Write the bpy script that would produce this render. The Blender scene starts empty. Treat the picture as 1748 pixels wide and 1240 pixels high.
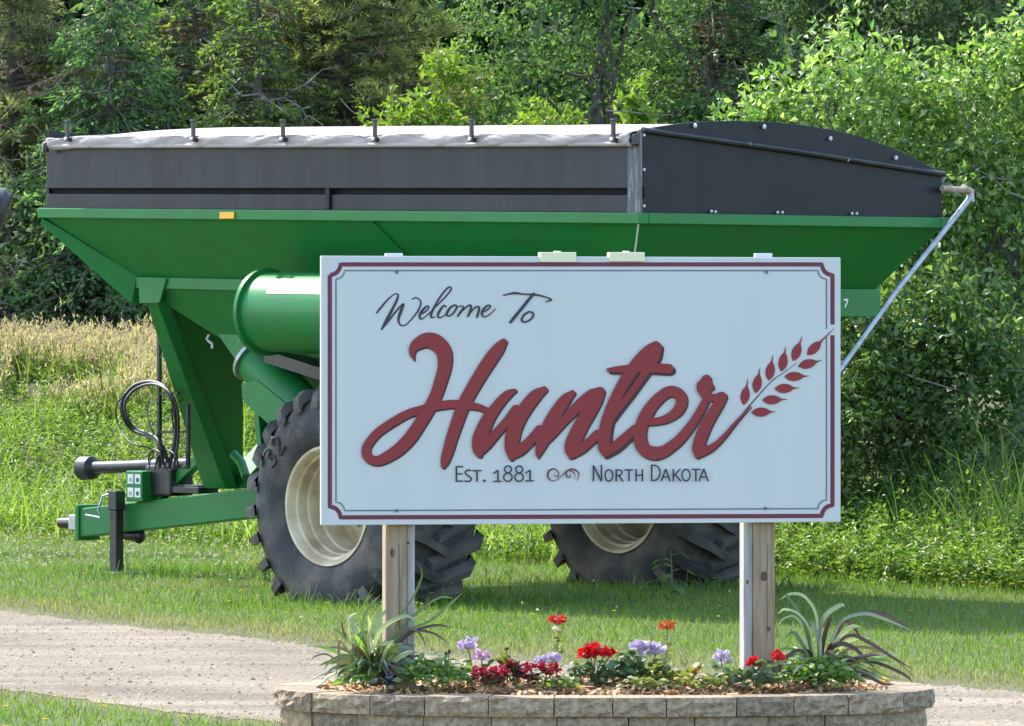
import bpy, bmesh, math, random
import numpy as np
from mathutils import Vector, Matrix
from mathutils.geometry import tessellate_polygon

S = bpy.context.scene
COL = S.collection

# ---------------------------------------------------------------- camera, sky, sun, exposure
F = 9675.0            # focal length in photo pixels (photo 1748 wide): a long telephoto
CX, HY = 874.0, 520.0  # principal column, horizon row
CAMZ = 2.4
cam_d = bpy.data.cameras.new("camera")
cam = bpy.data.objects.new("camera", cam_d)
COL.objects.link(cam)
S.camera = cam
cam.location = (0, 0, CAMZ)
cam.rotation_euler = (math.radians(90), 0, 0)
cam_d.sensor_fit = 'HORIZONTAL'
cam_d.sensor_width = 36.0
cam_d.lens = 36.0 * F / 1748.0
cam_d.shift_y = -(620.0 - HY) / 1748.0
cam_d.clip_start = 0.5
cam_d.clip_end = 3000.0

SUN_EL = 47.0
SUN_AZ = (-0.70, 0.71)     # where the sun stands, seen from above: behind the cart and to the left
world = bpy.data.worlds.new("World")
S.world = world
world.use_nodes = True
wn = world.node_tree
wn.nodes.clear()
w_out = wn.nodes.new('ShaderNodeOutputWorld')
w_bg = wn.nodes.new('ShaderNodeBackground')
w_sky = wn.nodes.new('ShaderNodeTexSky')
w_sky.sky_type = 'NISHITA'
w_sky.sun_disc = False
w_sky.sun_elevation = math.radians(SUN_EL)
w_sky.sun_rotation = math.atan2(SUN_AZ[0], SUN_AZ[1])
w_sky.air_density = 1.0
w_sky.dust_density = 1.2
w_bg.inputs['Strength'].default_value = 0.15
wn.links.new(w_sky.outputs[0], w_bg.inputs['Color'])
wn.links.new(w_bg.outputs[0], w_out.inputs['Surface'])
sun_d = bpy.data.lights.new("sun", 'SUN')
sun_d.energy = 2.4
sun_d.angle = math.radians(0.5)
sun_d.color = (1.0, 0.95, 0.86)
sun = bpy.data.objects.new("sun", sun_d)
COL.objects.link(sun)
_n = math.hypot(*SUN_AZ)
SUNV = Vector((SUN_AZ[0] / _n * math.cos(math.radians(SUN_EL)), SUN_AZ[1] / _n * math.cos(math.radians(SUN_EL)), math.sin(math.radians(SUN_EL))))
sun.location = SUNV * 60
sun.rotation_euler = (-SUNV).to_track_quat('-Z', 'Y').to_euler()
S.view_settings.view_transform = 'Standard'
S.view_settings.look = 'None'
S.view_settings.exposure = 1.98
S.view_settings.gamma = 1.0
S.view_settings.use_curve_mapping = False
S.render.engine = 'CYCLES'
S.cycles.max_bounces = 7
S.cycles.transparent_max_bounces = 4
S.cycles.use_denoising = True

# ---------------------------------------------------------------- helpers
def at(px, py, Y):
    return Vector(((px - CX) * Y / F, Y, CAMZ - (py - HY) * Y / F))

def on_plane(px, py, p0, n):
    d = Vector(((px - CX) / F, 1.0, -(py - HY) / F))
    o = Vector((0, 0, CAMZ))
    t = (Vector(p0) - o).dot(Vector(n)) / d.dot(Vector(n))
    return o + d * t

def tag(o, label=None, cat=None, group=None, kind=None):
    if label: o['label'] = label
    if cat: o['category'] = cat
    if group: o['group'] = group
    if kind: o['kind'] = kind
    return o

def empty(name, loc=(0, 0, 0), rz=0.0, parent=None):
    o = bpy.data.objects.new(name, None)
    o.empty_display_size = 0.2
    o.location = loc
    o.rotation_euler = (0, 0, rz)
    if parent: o.parent = parent
    COL.objects.link(o)
    return o

def mesh_obj(name, verts, faces, mat, parent=None, smooth=None, loc=None, out=False):
    me = bpy.data.meshes.new(name)
    me.from_pydata([tuple(v) for v in verts], [], faces)
    if out:                                        # normals outwards
        bm = bmesh.new(); bm.from_mesh(me); bmesh.ops.recalc_face_normals(bm, faces=bm.faces); bm.to_mesh(me); bm.free()
    me.materials.append(mat)
    if smooth is not None:
        me.polygons.foreach_set('use_smooth', [True] * len(me.polygons))
        me.set_sharp_from_angle(angle=math.radians(smooth))
    me.validate()
    o = bpy.data.objects.new(name, me)
    if parent: o.parent = parent
    if loc is not None: o.location = loc
    COL.objects.link(o)
    return o

def tri_obj(name, V, T, mat, parent=None, tint=None):
    """fast mesh from numpy arrays: V (n,3), T (m,3)"""
    V = np.ascontiguousarray(V, dtype=np.float32)
    T = np.ascontiguousarray(T, dtype=np.int32)
    me = bpy.data.meshes.new(name)
    me.vertices.add(len(V))
    me.vertices.foreach_set('co', V.ravel())
    me.loops.add(T.size)
    me.loops.foreach_set('vertex_index', T.ravel())
    me.polygons.add(len(T))
    me.polygons.foreach_set('loop_start', np.arange(0, T.size, 3, dtype=np.int32))
    me.polygons.foreach_set('loop_total', np.full(len(T), 3, dtype=np.int32))
    if tint is not None:
        a = me.attributes.new('tint', 'FLOAT', 'POINT')
        a.data.foreach_set('value', np.ascontiguousarray(tint, dtype=np.float32))
    me.materials.append(mat)
    me.update(calc_edges=True)
    o = bpy.data.objects.new(name, me)
    if parent: o.parent = parent
    COL.objects.link(o)
    return o

class MB:
    """collects boxes, prisms, tubes and sheets for one mesh"""
    def __init__(self): self.v = []; self.f = []
    def add(self, vs, fs):
        b = len(self.v)
        self.v += [tuple(x) for x in vs]
        self.f += [tuple(i + b for i in f) for f in fs]
        return self
    def box(self, lo, hi):
        x0, y0, z0 = lo; x1, y1, z1 = hi
        return self.add([(x0,y0,z0),(x1,y0,z0),(x1,y1,z0),(x0,y1,z0),(x0,y0,z1),(x1,y0,z1),(x1,y1,z1),(x0,y1,z1)],
                        [(0,3,2,1),(4,5,6,7),(0,1,5,4),(1,2,6,5),(2,3,7,6),(3,0,4,7)])
    def hexa(self, a, b):
        """a, b: matching quads (two opposite sides)"""
        return self.add(list(a) + list(b), [(0,3,2,1),(4,5,6,7),(0,1,5,4),(1,2,6,5),(2,3,7,6),(3,0,4,7)])
    def slab(self, poly, d):
        """planar polygon pushed along vector d"""
        n = len(poly); d = Vector(d)
        vs = [Vector(p) for p in poly] + [Vector(p) + d for p in poly]
        tr = tessellate_polygon([[Vector(p) for p in poly]])
        fs = [tuple(t) for t in tr] + [tuple(i + n for i in reversed(t)) for t in tr]
        fs += [(i, (i + 1) % n, (i + 1) % n + n, i + n) for i in range(n)]
        return self.add(vs, fs)
    def bar(self, p, q, w, h, up=(0, 0, 1)):
        p = Vector(p); q = Vector(q); d = (q - p).normalized(); up = Vector(up)
        s = d.cross(up).normalized() * (w / 2); t = s.cross(d).normalized() * (h / 2)
        return self.hexa([p - s - t, p + s - t, p + s + t, p - s + t], [q - s - t, q + s - t, q + s + t, q - s + t])
    def tube(self, pts, r, n=8, caps=True):
        pts = [Vector(p) for p in pts]
        rs = r if isinstance(r, (list, tuple)) else [r] * len(pts)
        b = len(self.v)
        prev = None
        for i, p in enumerate(pts):
            d = (pts[min(i + 1, len(pts) - 1)] - pts[max(i - 1, 0)]).normalized()
            if prev is None:
                a = d.orthogonal().normalized()
            else:
                a = (prev - d * prev.dot(d)).normalized()
            prev = a
            c = d.cross(a)
            for k in range(n):
                t = 2 * math.pi * k / n
                self.v.append(tuple(p + (a * math.cos(t) + c * math.sin(t)) * rs[i]))
        for i in range(len(pts) - 1):
            for k in range(n):
                self.f.append((b + i*n + k, b + i*n + (k+1) % n, b + (i+1)*n + (k+1) % n, b + (i+1)*n + k))
        if caps:
            self.f.append(tuple(b + k for k in reversed(range(n))))
            self.f.append(tuple(b + (len(pts)-1)*n + k for k in range(n)))
        return self
    def lathe(self, prof, n=48, closed=False):
        """profile [(x, r)] turned round the x axis"""
        b = len(self.v); m = len(prof)
        for k in range(n):
            t = 2 * math.pi * k / n
            for (x, r) in prof:
                self.v.append((x, r * math.cos(t), r * math.sin(t)))
        for k in range(n):
            k2 = (k + 1) % n
            for i in range(m - 1 if not closed else m):
                j = (i + 1) % m
                self.f.append((b + k*m + i, b + k2*m + i, b + k2*m + j, b + k*m + j))
        return self
    def ball(self, c, rx, ry, rz, nu=10, nv=7):
        b = len(self.v)
        for i in range(nv + 1):
            a = math.pi * i / nv
            for k in range(nu):
                t = 2 * math.pi * k / nu
                self.v.append((c[0] + rx*math.sin(a)*math.cos(t), c[1] + ry*math.sin(a)*math.sin(t), c[2] + rz*math.cos(a)))
        for i in range(nv):
            for k in range(nu):
                self.f.append((b+i*nu+k, b+(i+1)*nu+k, b+(i+1)*nu+(k+1) % nu, b+i*nu+(k+1) % nu))
        return self
    def move(self, fn):
        self.v = [tuple(fn(Vector(p))) for p in self.v]; return self
    def build(self, name, mat, parent=None, smooth=None, bevel=0.0):
        o = mesh_obj(name, self.v, self.f, mat, parent, smooth, out=True)
        if bevel:
            m = o.modifiers.new('bevel', 'BEVEL'); m.width = bevel; m.segments = 2
            m.limit_method = 'ANGLE'; m.angle_limit = math.radians(40)
        return o

# ---------------------------------------------------------------- materials
def nodes_of(m):
    m.use_nodes = True
    return m.node_tree, m.node_tree.nodes, m.node_tree.links

def L(c): return (c[0], c[1], c[2], 1.0)

def mat_plain(name, c, rough=0.5, c2=None, nscale=6.0, bump=0.0, bscale=40.0, metal=0.0, spec=0.5, detail=6.0, lo=0.35, hi=0.65, stretch=None, coat=0.0):
    m = bpy.data.materials.new(name)
    t, N, K = nodes_of(m)
    p = N['Principled BSDF']
    p.inputs['Base Color'].default_value = L(c)
    p.inputs['Roughness'].default_value = rough
    p.inputs['Metallic'].default_value = metal
    p.inputs['Specular IOR Level'].default_value = spec
    p.inputs['Coat Weight'].default_value = coat
    tc = N.new('ShaderNodeTexCoord')
    src = tc.outputs['Object']
    if stretch:
        mp = N.new('ShaderNodeMapping'); mp.inputs['Scale'].default_value = stretch
        K.new(src, mp.inputs['Vector']); src = mp.outputs[0]
    if c2 is not None:
        nz = N.new('ShaderNodeTexNoise'); nz.inputs['Scale'].default_value = nscale; nz.inputs['Detail'].default_value = detail
        K.new(src, nz.inputs['Vector'])
        r = N.new('ShaderNodeValToRGB')
        r.color_ramp.elements[0].position = lo; r.color_ramp.elements[0].color = L(c)
        r.color_ramp.elements[1].position = hi; r.color_ramp.elements[1].color = L(c2)
        K.new(nz.outputs['Fac'], r.inputs['Fac']); K.new(r.outputs[0], p.inputs['Base Color'])
    if bump:
        nb = N.new('ShaderNodeTexNoise'); nb.inputs['Scale'].default_value = bscale; nb.inputs['Detail'].default_value = 8.0
        K.new(src, nb.inputs['Vector'])
        bp = N.new('ShaderNodeBump'); bp.inputs['Strength'].default_value = bump; bp.inputs['Distance'].default_value = 0.02
        K.new(nb.outputs['Fac'], bp.inputs['Height']); K.new(bp.outputs[0], p.inputs['Normal'])
    return m

def mat_leaf(name, cols, trans=0.35, rough=0.5, spec=0.35, tcol=None):
    """leaf colours vary from leaf to leaf; part of the light passes through"""
    m = bpy.data.materials.new(name)
    t, N, K = nodes_of(m)
    p = N['Principled BSDF']; out = N['Material Output']
    g = N.new('ShaderNodeNewGeometry')
    r = N.new('ShaderNodeValToRGB')
    el = r.color_ramp.elements
    n = len(cols)
    el[0].color = L(cols[0]); el[1].color = L(cols[-1]); el[1].position = 1.0
    for i in range(1, n - 1):
        e = el.new(i / (n - 1)); e.color = L(cols[i])
    K.new(g.outputs['Random Per Island'], r.inputs['Fac'])
    K.new(r.outputs[0], p.inputs['Base Color'])
    p.inputs['Roughness'].default_value = rough
    p.inputs['Specular IOR Level'].default_value = spec
    tr = N.new('ShaderNodeBsdfTranslucent')
    mx = N.new('ShaderNodeMixRGB'); mx.blend_type = 'MULTIPLY'; mx.inputs[0].default_value = 1.0
    mx.inputs[2].default_value = L(tcol or (1.25, 1.35, 0.6))
    K.new(r.outputs[0], mx.inputs[1]); K.new(mx.outputs[0], tr.inputs['Color'])
    ms = N.new('ShaderNodeMixShader'); ms.inputs[0].default_value = trans
    K.new(p.outputs[0], ms.inputs[1]); K.new(tr.outputs[0], ms.inputs[2]); K.new(ms.outputs[0], out.inputs['Surface'])
    return m

def mat_tint(name, a, b, trans=0.35, var=0.35):
    """grass: colour a..b by the blade's own dryness, with small change from blade to blade"""
    m = bpy.data.materials.new(name)
    t, N, K = nodes_of(m)
    p = N['Principled BSDF']; out = N['Material Output']
    at_ = N.new('ShaderNodeAttribute'); at_.attribute_name = 'tint'
    mx = N.new('ShaderNodeMixRGB'); mx.inputs[1].default_value = L(a); mx.inputs[2].default_value = L(b)
    K.new(at_.outputs['Fac'], mx.inputs[0])
    g = N.new('ShaderNodeNewGeometry')
    mr = N.new('ShaderNodeMapRange'); mr.inputs[3].default_value = 1.0 - var; mr.inputs[4].default_value = 1.0 + var
    K.new(g.outputs['Random Per Island'], mr.inputs[0])
    hv = N.new('ShaderNodeHueSaturation')
    K.new(mr.outputs[0], hv.inputs['Value']); K.new(mx.outputs[0], hv.inputs['Color'])
    K.new(hv.outputs[0], p.inputs['Base Color'])
    p.inputs['Roughness'].default_value = 0.55
    p.inputs['Specular IOR Level'].default_value = 0.3
    tr = N.new('ShaderNodeBsdfTranslucent'); K.new(hv.outputs[0], tr.inputs['Color'])
    ms = N.new('ShaderNodeMixShader'); ms.inputs[0].default_value = trans
    K.new(p.outputs[0], ms.inputs[1]); K.new(tr.outputs[0], ms.inputs[2]); K.new(ms.outputs[0], out.inputs['Surface'])
    return m

M = {}
M['green'] = mat_plain('green_paint', (0.0085, 0.175, 0.036), 0.40, (0.017, 0.148, 0.034), 5.0, 0.30, 2.0, spec=.3, detail=12.0)
M['black_panel'] = mat_plain('black_panel', (0.0085, 0.0120, 0.0190), 0.36, (0.017, 0.022, 0.032), 2.2, 0.5, 1.8, spec=.28, stretch=(1, 1.6, .22), detail=10.0)
M['black_vinyl'] = mat_plain('black_vinyl', (0.0058, 0.0075, 0.0110), 0.5, (0.0105, 0.0132, 0.018), 3.0, 0.22, 3, spec=.28)
M['black_metal'] = mat_plain('black_metal', (0.012, 0.012, 0.014), 0.4, (0.03, 0.028, 0.027), 8.0)
M['grey_metal'] = mat_plain('bare_metal', (0.42, 0.45, 0.47), 0.35, (0.30, 0.31, 0.31), 14.0, metal=0.6)
M['tarp'] = mat_plain('pale_tarp', (0.43, 0.375, 0.355), 0.65, (0.34, 0.29, 0.27), 3.0, 0.15, 12)
M['tyre'] = mat_plain('tyre_rubber', (0.043, 0.042, 0.043), 0.85, (0.145, 0.122, 0.095), 3.6, 0.4, 30, lo=0.42, hi=0.74, detail=10.0)
M['lug'] = mat_plain('dusty_lug', (0.125, 0.112, 0.095), 0.9, (0.033, 0.032, 0.031), 3.0, 0.3, 30)
M['rim'] = mat_plain('cream_rim', (0.62, 0.53, 0.34), 0.5, (0.38, 0.28, 0.155), 4.5, 0.04, 40)
M['rubber'] = mat_plain('black_rubber', (0.012, 0.012, 0.013), 0.5, (0.025, 0.025, 0.027), 12.0)
M['yellow'] = mat_plain('amber_reflector', (0.85, 0.42, 0.01), 0.3)
M['white_decal'] = mat_plain('white_decal', (0.72, 0.74, 0.74), 0.4, (0.62, 0.64, 0.64), 8)
M['rust'] = mat_plain('rusty_pipe', (0.45, 0.40, 0.34), 0.6, (0.28, 0.16, 0.08), 10)
M['board'] = mat_plain('sign_white', (0.530, 0.538, 0.522), 0.4, (0.503, 0.515, 0.503), 2.6, 0.03, 1.5, stretch=(1.6, 1, .30), detail=10.0)
M['maroon'] = mat_plain('maroon_print', (0.125, 0.006, 0.028), 0.45)
M['red_print'] = mat_plain('brick_red_print', (0.225, 0.014, 0.016), 0.6, (0.24, 0.018, 0.020), 3.0)
M['dark_print'] = mat_plain('shadow_ink', (0.035, 0.006, 0.015), 0.5)
M['ink'] = mat_plain('dark_ink', (0.022, 0.016, 0.035), 0.5)
M['slate_line'] = mat_plain('slate_line', (0.11, 0.13, 0.17), 0.5)
M['cream_block'] = mat_plain('cream_bracket', (0.72, 0.68, 0.45), 0.5)
M['wood'] = mat_plain('weathered_wood', (0.24, 0.165, 0.10), 0.85, (0.36, 0.275, 0.185), 11.0, 0.5, 26, stretch=(3.5, 3.5, 0.28))
M['wood_pale'] = mat_plain('grey_wood', (0.40, 0.385, 0.36), 0.85, (0.25, 0.24, 0.23), 8.0, 0.3, 26, stretch=(3.5, 3.5, 0.28))
M['stone'] = mat_plain('grey_stone', (0.45, 0.335, 0.215), 0.95, (0.185, 0.138, 0.092), 38.0, 1.0, 55, lo=.3, hi=.7)
M['stone2'] = mat_plain('tan_stone', (0.50, 0.37, 0.235), 0.95, (0.22, 0.16, 0.102), 32.0, 1.0, 55, lo=.3, hi=.7)
M['stone3'] = mat_plain('brown_stone', (0.37, 0.275, 0.18), 0.95, (0.15, 0.113, 0.078), 44.0, 1.0, 55, lo=.3, hi=.7)
M['mulch'] = mat_plain('mulch_bed', (0.30, 0.19, 0.10), 0.95, (0.16, 0.095, 0.05), 30.0, 0.8, 70)
M['chip'] = mat_leaf('wood_chip', [(0.24, 0.13, 0.06), (0.46, 0.27, 0.12), (0.58, 0.38, 0.20), (0.64, 0.50, 0.34)], trans=0.0, rough=0.9)
M['bark'] = mat_plain('bark', (0.075, 0.06, 0.052), 0.95, (0.15, 0.128, 0.11), 9.0, 0.8, 20, stretch=(3, 3, 0.5))
M['twig'] = mat_plain('grey_twig', (0.27, 0.24, 0.21), 0.9, (0.15, 0.125, 0.11), 9.0)
M['stem_green'] = mat_plain('green_stem', (0.09, 0.15, 0.045), 0.6, (0.13, 0.12, 0.05), 20)

# ---------------------------------------------------------------- ground, berm, road
def sstep(t):
    t = np.clip(t, 0, 1); return t * t * (3 - 2 * t)
def edge_y(x): return 52.75 - 1.25 * np.asarray(x, dtype=float)
def gz(x, y):
    x = np.asarray(x, dtype=float); y = np.asarray(y, dtype=float)
    h = 1.62 * sstep((y - edge_y(x) - 0.3) / 8.5)
    bump = 0.10 * np.sin(x * 1.3 + y * 0.7) * np.sin(y * 0.9 - x * 0.4) * sstep((y - edge_y(x) - 1) / 4)
    return h + bump - .05 * np.exp(-(((x + 1.3) / 1.0) ** 2 + ((y - 45.8) / .9) ** 2))

def build_ground():
    xs = np.concatenate([np.linspace(-500, -20, 17), np.arange(-19, 19.01, 0.5), np.linspace(20, 500, 17)])
    ys = np.concatenate([np.linspace(-120, 24, 10), np.arange(25, 90.01, 0.5), np.linspace(95, 1200, 16)])
    X, Y = np.meshgrid(xs, ys, indexing='ij')
    Z = gz(X, Y)
    V = np.stack([X, Y, Z], -1).reshape(-1, 3)
    n, m = len(xs), len(ys)
    I = (np.arange(n - 1)[:, None] * m + np.arange(m - 1)[None, :]).ravel()
    T = np.concatenate([np.stack([I, I + m, I + m + 1], -1), np.stack([I, I + m + 1, I + 1], -1)])
    mt = mat_plain('ground_turf', (0.050, 0.062, 0.018), 0.95, (0.085, 0.085, 0.030), 1.1, 0.5, 14, lo=0.3, hi=0.7)
    o = tri_obj('ground', V, T, mt)
    o.data.polygons.foreach_set('use_smooth', [True] * len(o.data.polygons))
    tag(o, 'mown grassy ground rising to a weedy bank behind the grain cart', 'ground', kind='structure')
build_ground()

R_FAR = np.array([(-60, 74), (-30, 64), (-15, 56.5), (-8.0, 50.2), (-5.6, 46.6), (-4.0, 44.3), (-1.4, 39.8), (0.7, 37.1), (2.67, 35.4), (6.0, 33.0), (12, 29.5), (30, 20), (60, 6)], float)
R_NEAR = np.array([(-60, 62), (-30, 53), (-15, 46.5), (-8.0, 41.0), (-5.4, 38.0), (-3.2, 35.2), (-1.4, 32.5), (0.6, 30.2), (2.6, 28.3), (6.0, 25.6), (12, 21.5), (30, 11), (60, -4)], float)
def resample(P, n):
    d = np.concatenate([[0], np.cumsum(np.linalg.norm(np.diff(P, axis=0), axis=1))])
    # dense in the part the picture shows
    t = np.concatenate([np.linspace(0, d[3], 30), np.linspace(d[3], d[9], n)[1:], np.linspace(d[9], d[-1], 30)[1:]])
    return np.stack([np.interp(t, d, P[:, 0]), np.interp(t, d, P[:, 1])], -1)
NR = 240
RF, RN = resample(R_FAR, NR), resample(R_NEAR, NR)
_rg = np.random.default_rng(5)
def rough_edge(P, amp):
    n = len(P); q = np.zeros(n)
    for s, a in ((1, .30), (3, .45), (9, .7)):
        k = _rg.normal(size=n // s + 2); q += a * np.interp(np.arange(n) / s, np.arange(len(k)), k)
    nn = W_ / np.linalg.norm(W_, axis=1)[:, None]
    return P + nn * (q * amp)[:, None]
W_ = RN - RF
RF, RN = rough_edge(RF, 0.16), rough_edge(RN, 0.16)
def road_ab(x, y):
    """signed position across the road: 0 far edge .. 1 near edge, and distances in metres to both edges"""
    x = np.asarray(x, float); y = np.asarray(y, float)
    fy = np.interp(x, RF[:, 0], RF[:, 1]); ny = np.interp(x, RN[:, 0], RN[:, 1])
    return y - fy, ny - y     # >0 beyond far edge ; >0 before near edge
def build_road():
    m = 13
    w = np.linspace(0, 1, m)
    V = (RF[:, None, :] * (1 - w)[None, :, None] + RN[:, None, :] * w[None, :, None])
    n = len(RF)
    P = np.concatenate([V, np.full((n, m, 1), 0.004)], -1).reshape(-1, 3)
    I = (np.arange(n - 1)[:, None] * m + np.arange(m - 1)[None, :]).ravel()
    T = np.concatenate([np.stack([I, I + 1, I + m + 1], -1), np.stack([I, I + m + 1, I + m], -1)])
    mt = bpy.data.materials.new('pale_gravel'); t, N, K = nodes_of(mt); p = N['Principled BSDF']
    p.inputs['Roughness'].default_value = 0.95; p.inputs['Specular IOR Level'].default_value = 0.2
    at_ = N.new('ShaderNodeAttribute'); at_.attribute_name = 'tint'
    tc = N.new('ShaderNodeTexCoord')
    mp = N.new('ShaderNodeMapping'); mp.inputs['Rotation'].default_value = (0, 0, math.radians(61)); mp.inputs['Scale'].default_value = (0.10, 0.8, 1)
    K.new(tc.outputs['Object'], mp.inputs['Vector'])
    n1 = N.new('ShaderNodeTexNoise'); n1.inputs['Scale'].default_value = 2.2; n1.inputs['Detail'].default_value = 6
    K.new(mp.outputs[0], n1.inputs['Vector'])
    r1 = N.new('ShaderNodeValToRGB')
    r1.color_ramp.elements[0].position = .32; r1.color_ramp.elements[0].color = L((0.165, 0.138, 0.103))
    r1.color_ramp.elements[1].position = .68; r1.color_ramp.elements[1].color = L((0.275, 0.234, 0.178))
    K.new(n1.outputs['Fac'], r1.inputs['Fac'])
    n2 = N.new('ShaderNodeTexNoise'); n2.inputs['Scale'].default_value = 28; n2.inputs['Detail'].default_value = 8
    K.new(tc.outputs['Object'], n2.inputs['Vector'])
    r2 = N.new('ShaderNodeValToRGB')
    r2.color_ramp.elements[0].position = .34; r2.color_ramp.elements[0].color = L((0.62, 0.6, 0.58))
    r2.color_ramp.elements[1].position = .62; r2.color_ramp.elements[1].color = L((1.12, 1.1, 1.08))
    K.new(n2.outputs['Fac'], r2.inputs['Fac'])
    mx = N.new('ShaderNodeMixRGB'); mx.blend_type = 'MULTIPLY'; mx.inputs[0].default_value = 1
    K.new(r1.outputs[0], mx.inputs[1]); K.new(r2.outputs[0], mx.inputs[2])
    n3 = N.new('ShaderNodeTexNoise'); n3.inputs['Scale'].default_value = 0.9; n3.inputs['Detail'].default_value = 4
    K.new(tc.outputs['Object'], n3.inputs['Vector'])
    r3 = N.new('ShaderNodeValToRGB'); r3.color_ramp.elements[0].position = .35; r3.color_ramp.elements[0].color = L((0.78, 0.77, 0.74)); r3.color_ramp.elements[1].position = .62; r3.color_ramp.elements[1].color = L((1.05, 1.04, 1.02))
    K.new(n3.outputs['Fac'], r3.inputs['Fac'])
    mx3 = N.new('ShaderNodeMixRGB'); mx3.blend_type = 'MULTIPLY'; mx3.inputs[0].default_value = 1
    K.new(mx.outputs[0], mx3.inputs[1]); K.new(r3.outputs[0], mx3.inputs[2]); K.new(mx3.outputs[0], p.inputs['Base Color'])
    bp = N.new('ShaderNodeBump'); bp.inputs['Strength'].default_value = 0.35; bp.inputs['Distance'].default_value = 0.012
    K.new(n2.outputs['Fac'], bp.inputs['Height']); K.new(bp.outputs[0], p.inputs['Normal'])
    o = tri_obj('gravel_road', P, T, mt)
    tag(o, 'pale gravel road running between the planter and the grain cart', 'road', kind='structure')
build_road()
def scatter_band(rng, n, x0, x1, y0, y1, test):
    x = rng.uniform(x0, x1, n); y = rng.uniform(y0, y1, n); k = test(x, y)
    return x[k], y[k]
def build_pebbles():
    rng = np.random.default_rng(8)
    def ok(x, y):
        a, b = road_ab(x, y); return (a < 0.15) & (b < 0.15)
    x, y = scatter_band(rng, 60000, -6.5, 5.5, 27, 48, ok)
    n = len(x); r = rng.gamma(1.25, 0.0031, n) + 0.002
    o6 = np.array([(1,0,0),(0,1,0),(-1,0,0),(0,-1,0),(0,0,.7),(0,0,-.5)], float)
    V = o6[None] * r[:, None, None] * rng.uniform(.6, 1.3, (n, 6, 1))
    V += np.stack([x, y, np.full(n, 0.005)], -1)[:, None, :]
    f = np.array([(0,1,4),(1,2,4),(2,3,4),(3,0,4)])
    T = (f[None] + (np.arange(n) * 6)[:, None, None]).reshape(-1, 3)
    m = mat_leaf('road_pebbles', [(0.06, 0.055, 0.05), (0.15, 0.125, 0.10), (0.22, 0.185, 0.145), (0.36, 0.32, 0.26)], trans=0, rough=0.9)
    tag(tri_obj('gravel', V.reshape(-1, 3), T, m), 'loose pale gravel stones lying over the road', 'gravel', kind='stuff')
build_pebbles()

# ---------------------------------------------------------------- welcome sign
SG_TH = math.radians(8)
SG_N = Vector((math.sin(SG_TH), -math.cos(SG_TH), 0))     # facing the camera, turned a little to the right
SG_R = Vector((math.cos(SG_TH), math.sin(SG_TH), 0))
SG_P = at(991.5, 520, 26.5)                                # a point of the board's front face
sign = tag(empty('welcome_sign', (SG_P.x, SG_P.y, 0), SG_TH), 'white welcome sign with red script lettering on two wooden posts', 'sign')
def sg(px, py):
    """photo pixel -> (along board, height) on the board's front"""
    w = on_plane(px, py, SG_P, SG_N) - Vector((SG_P.x, SG_P.y, 0))
    return w.dot(SG_R), w.z
def board_corner(px, py):
    return sg(px, py)
q = [sg(548, 437), sg(1435, 440), sg(1435, 891.5), sg(548, 897)]
BD = 0.045
mb = MB(); mb.slab([(x, 0, z) for x, z in q], (0, BD, 0))
board = mb.build('board', M['board'], sign, bevel=0.004)
tag(board, None)

def catmull(P, per=8):
    P = [np.array(p, float) for p in P]
    if len(P) < 3: 
        return [P[0] + (P[-1] - P[0]) * t for t in np.linspace(0, 1, 4)] if len(P) == 2 else P
    Q = [2 * P[0] - P[1]] + P + [2 * P[-1] - P[-2]]
    out = []
    for i in range(1, len(Q) - 2):
        p0, p1, p2, p3 = Q[i-1], Q[i], Q[i+1], Q[i+2]
        for k in range(per):
            t = k / per
            out.append(0.5 * ((2*p1) + (-p0+p2)*t + (2*p0-5*p1+4*p2-p3)*t*t + (-p0+3*p1-3*p2+p3)*t**3))
    out.append(P[-1])
    return out

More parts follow.
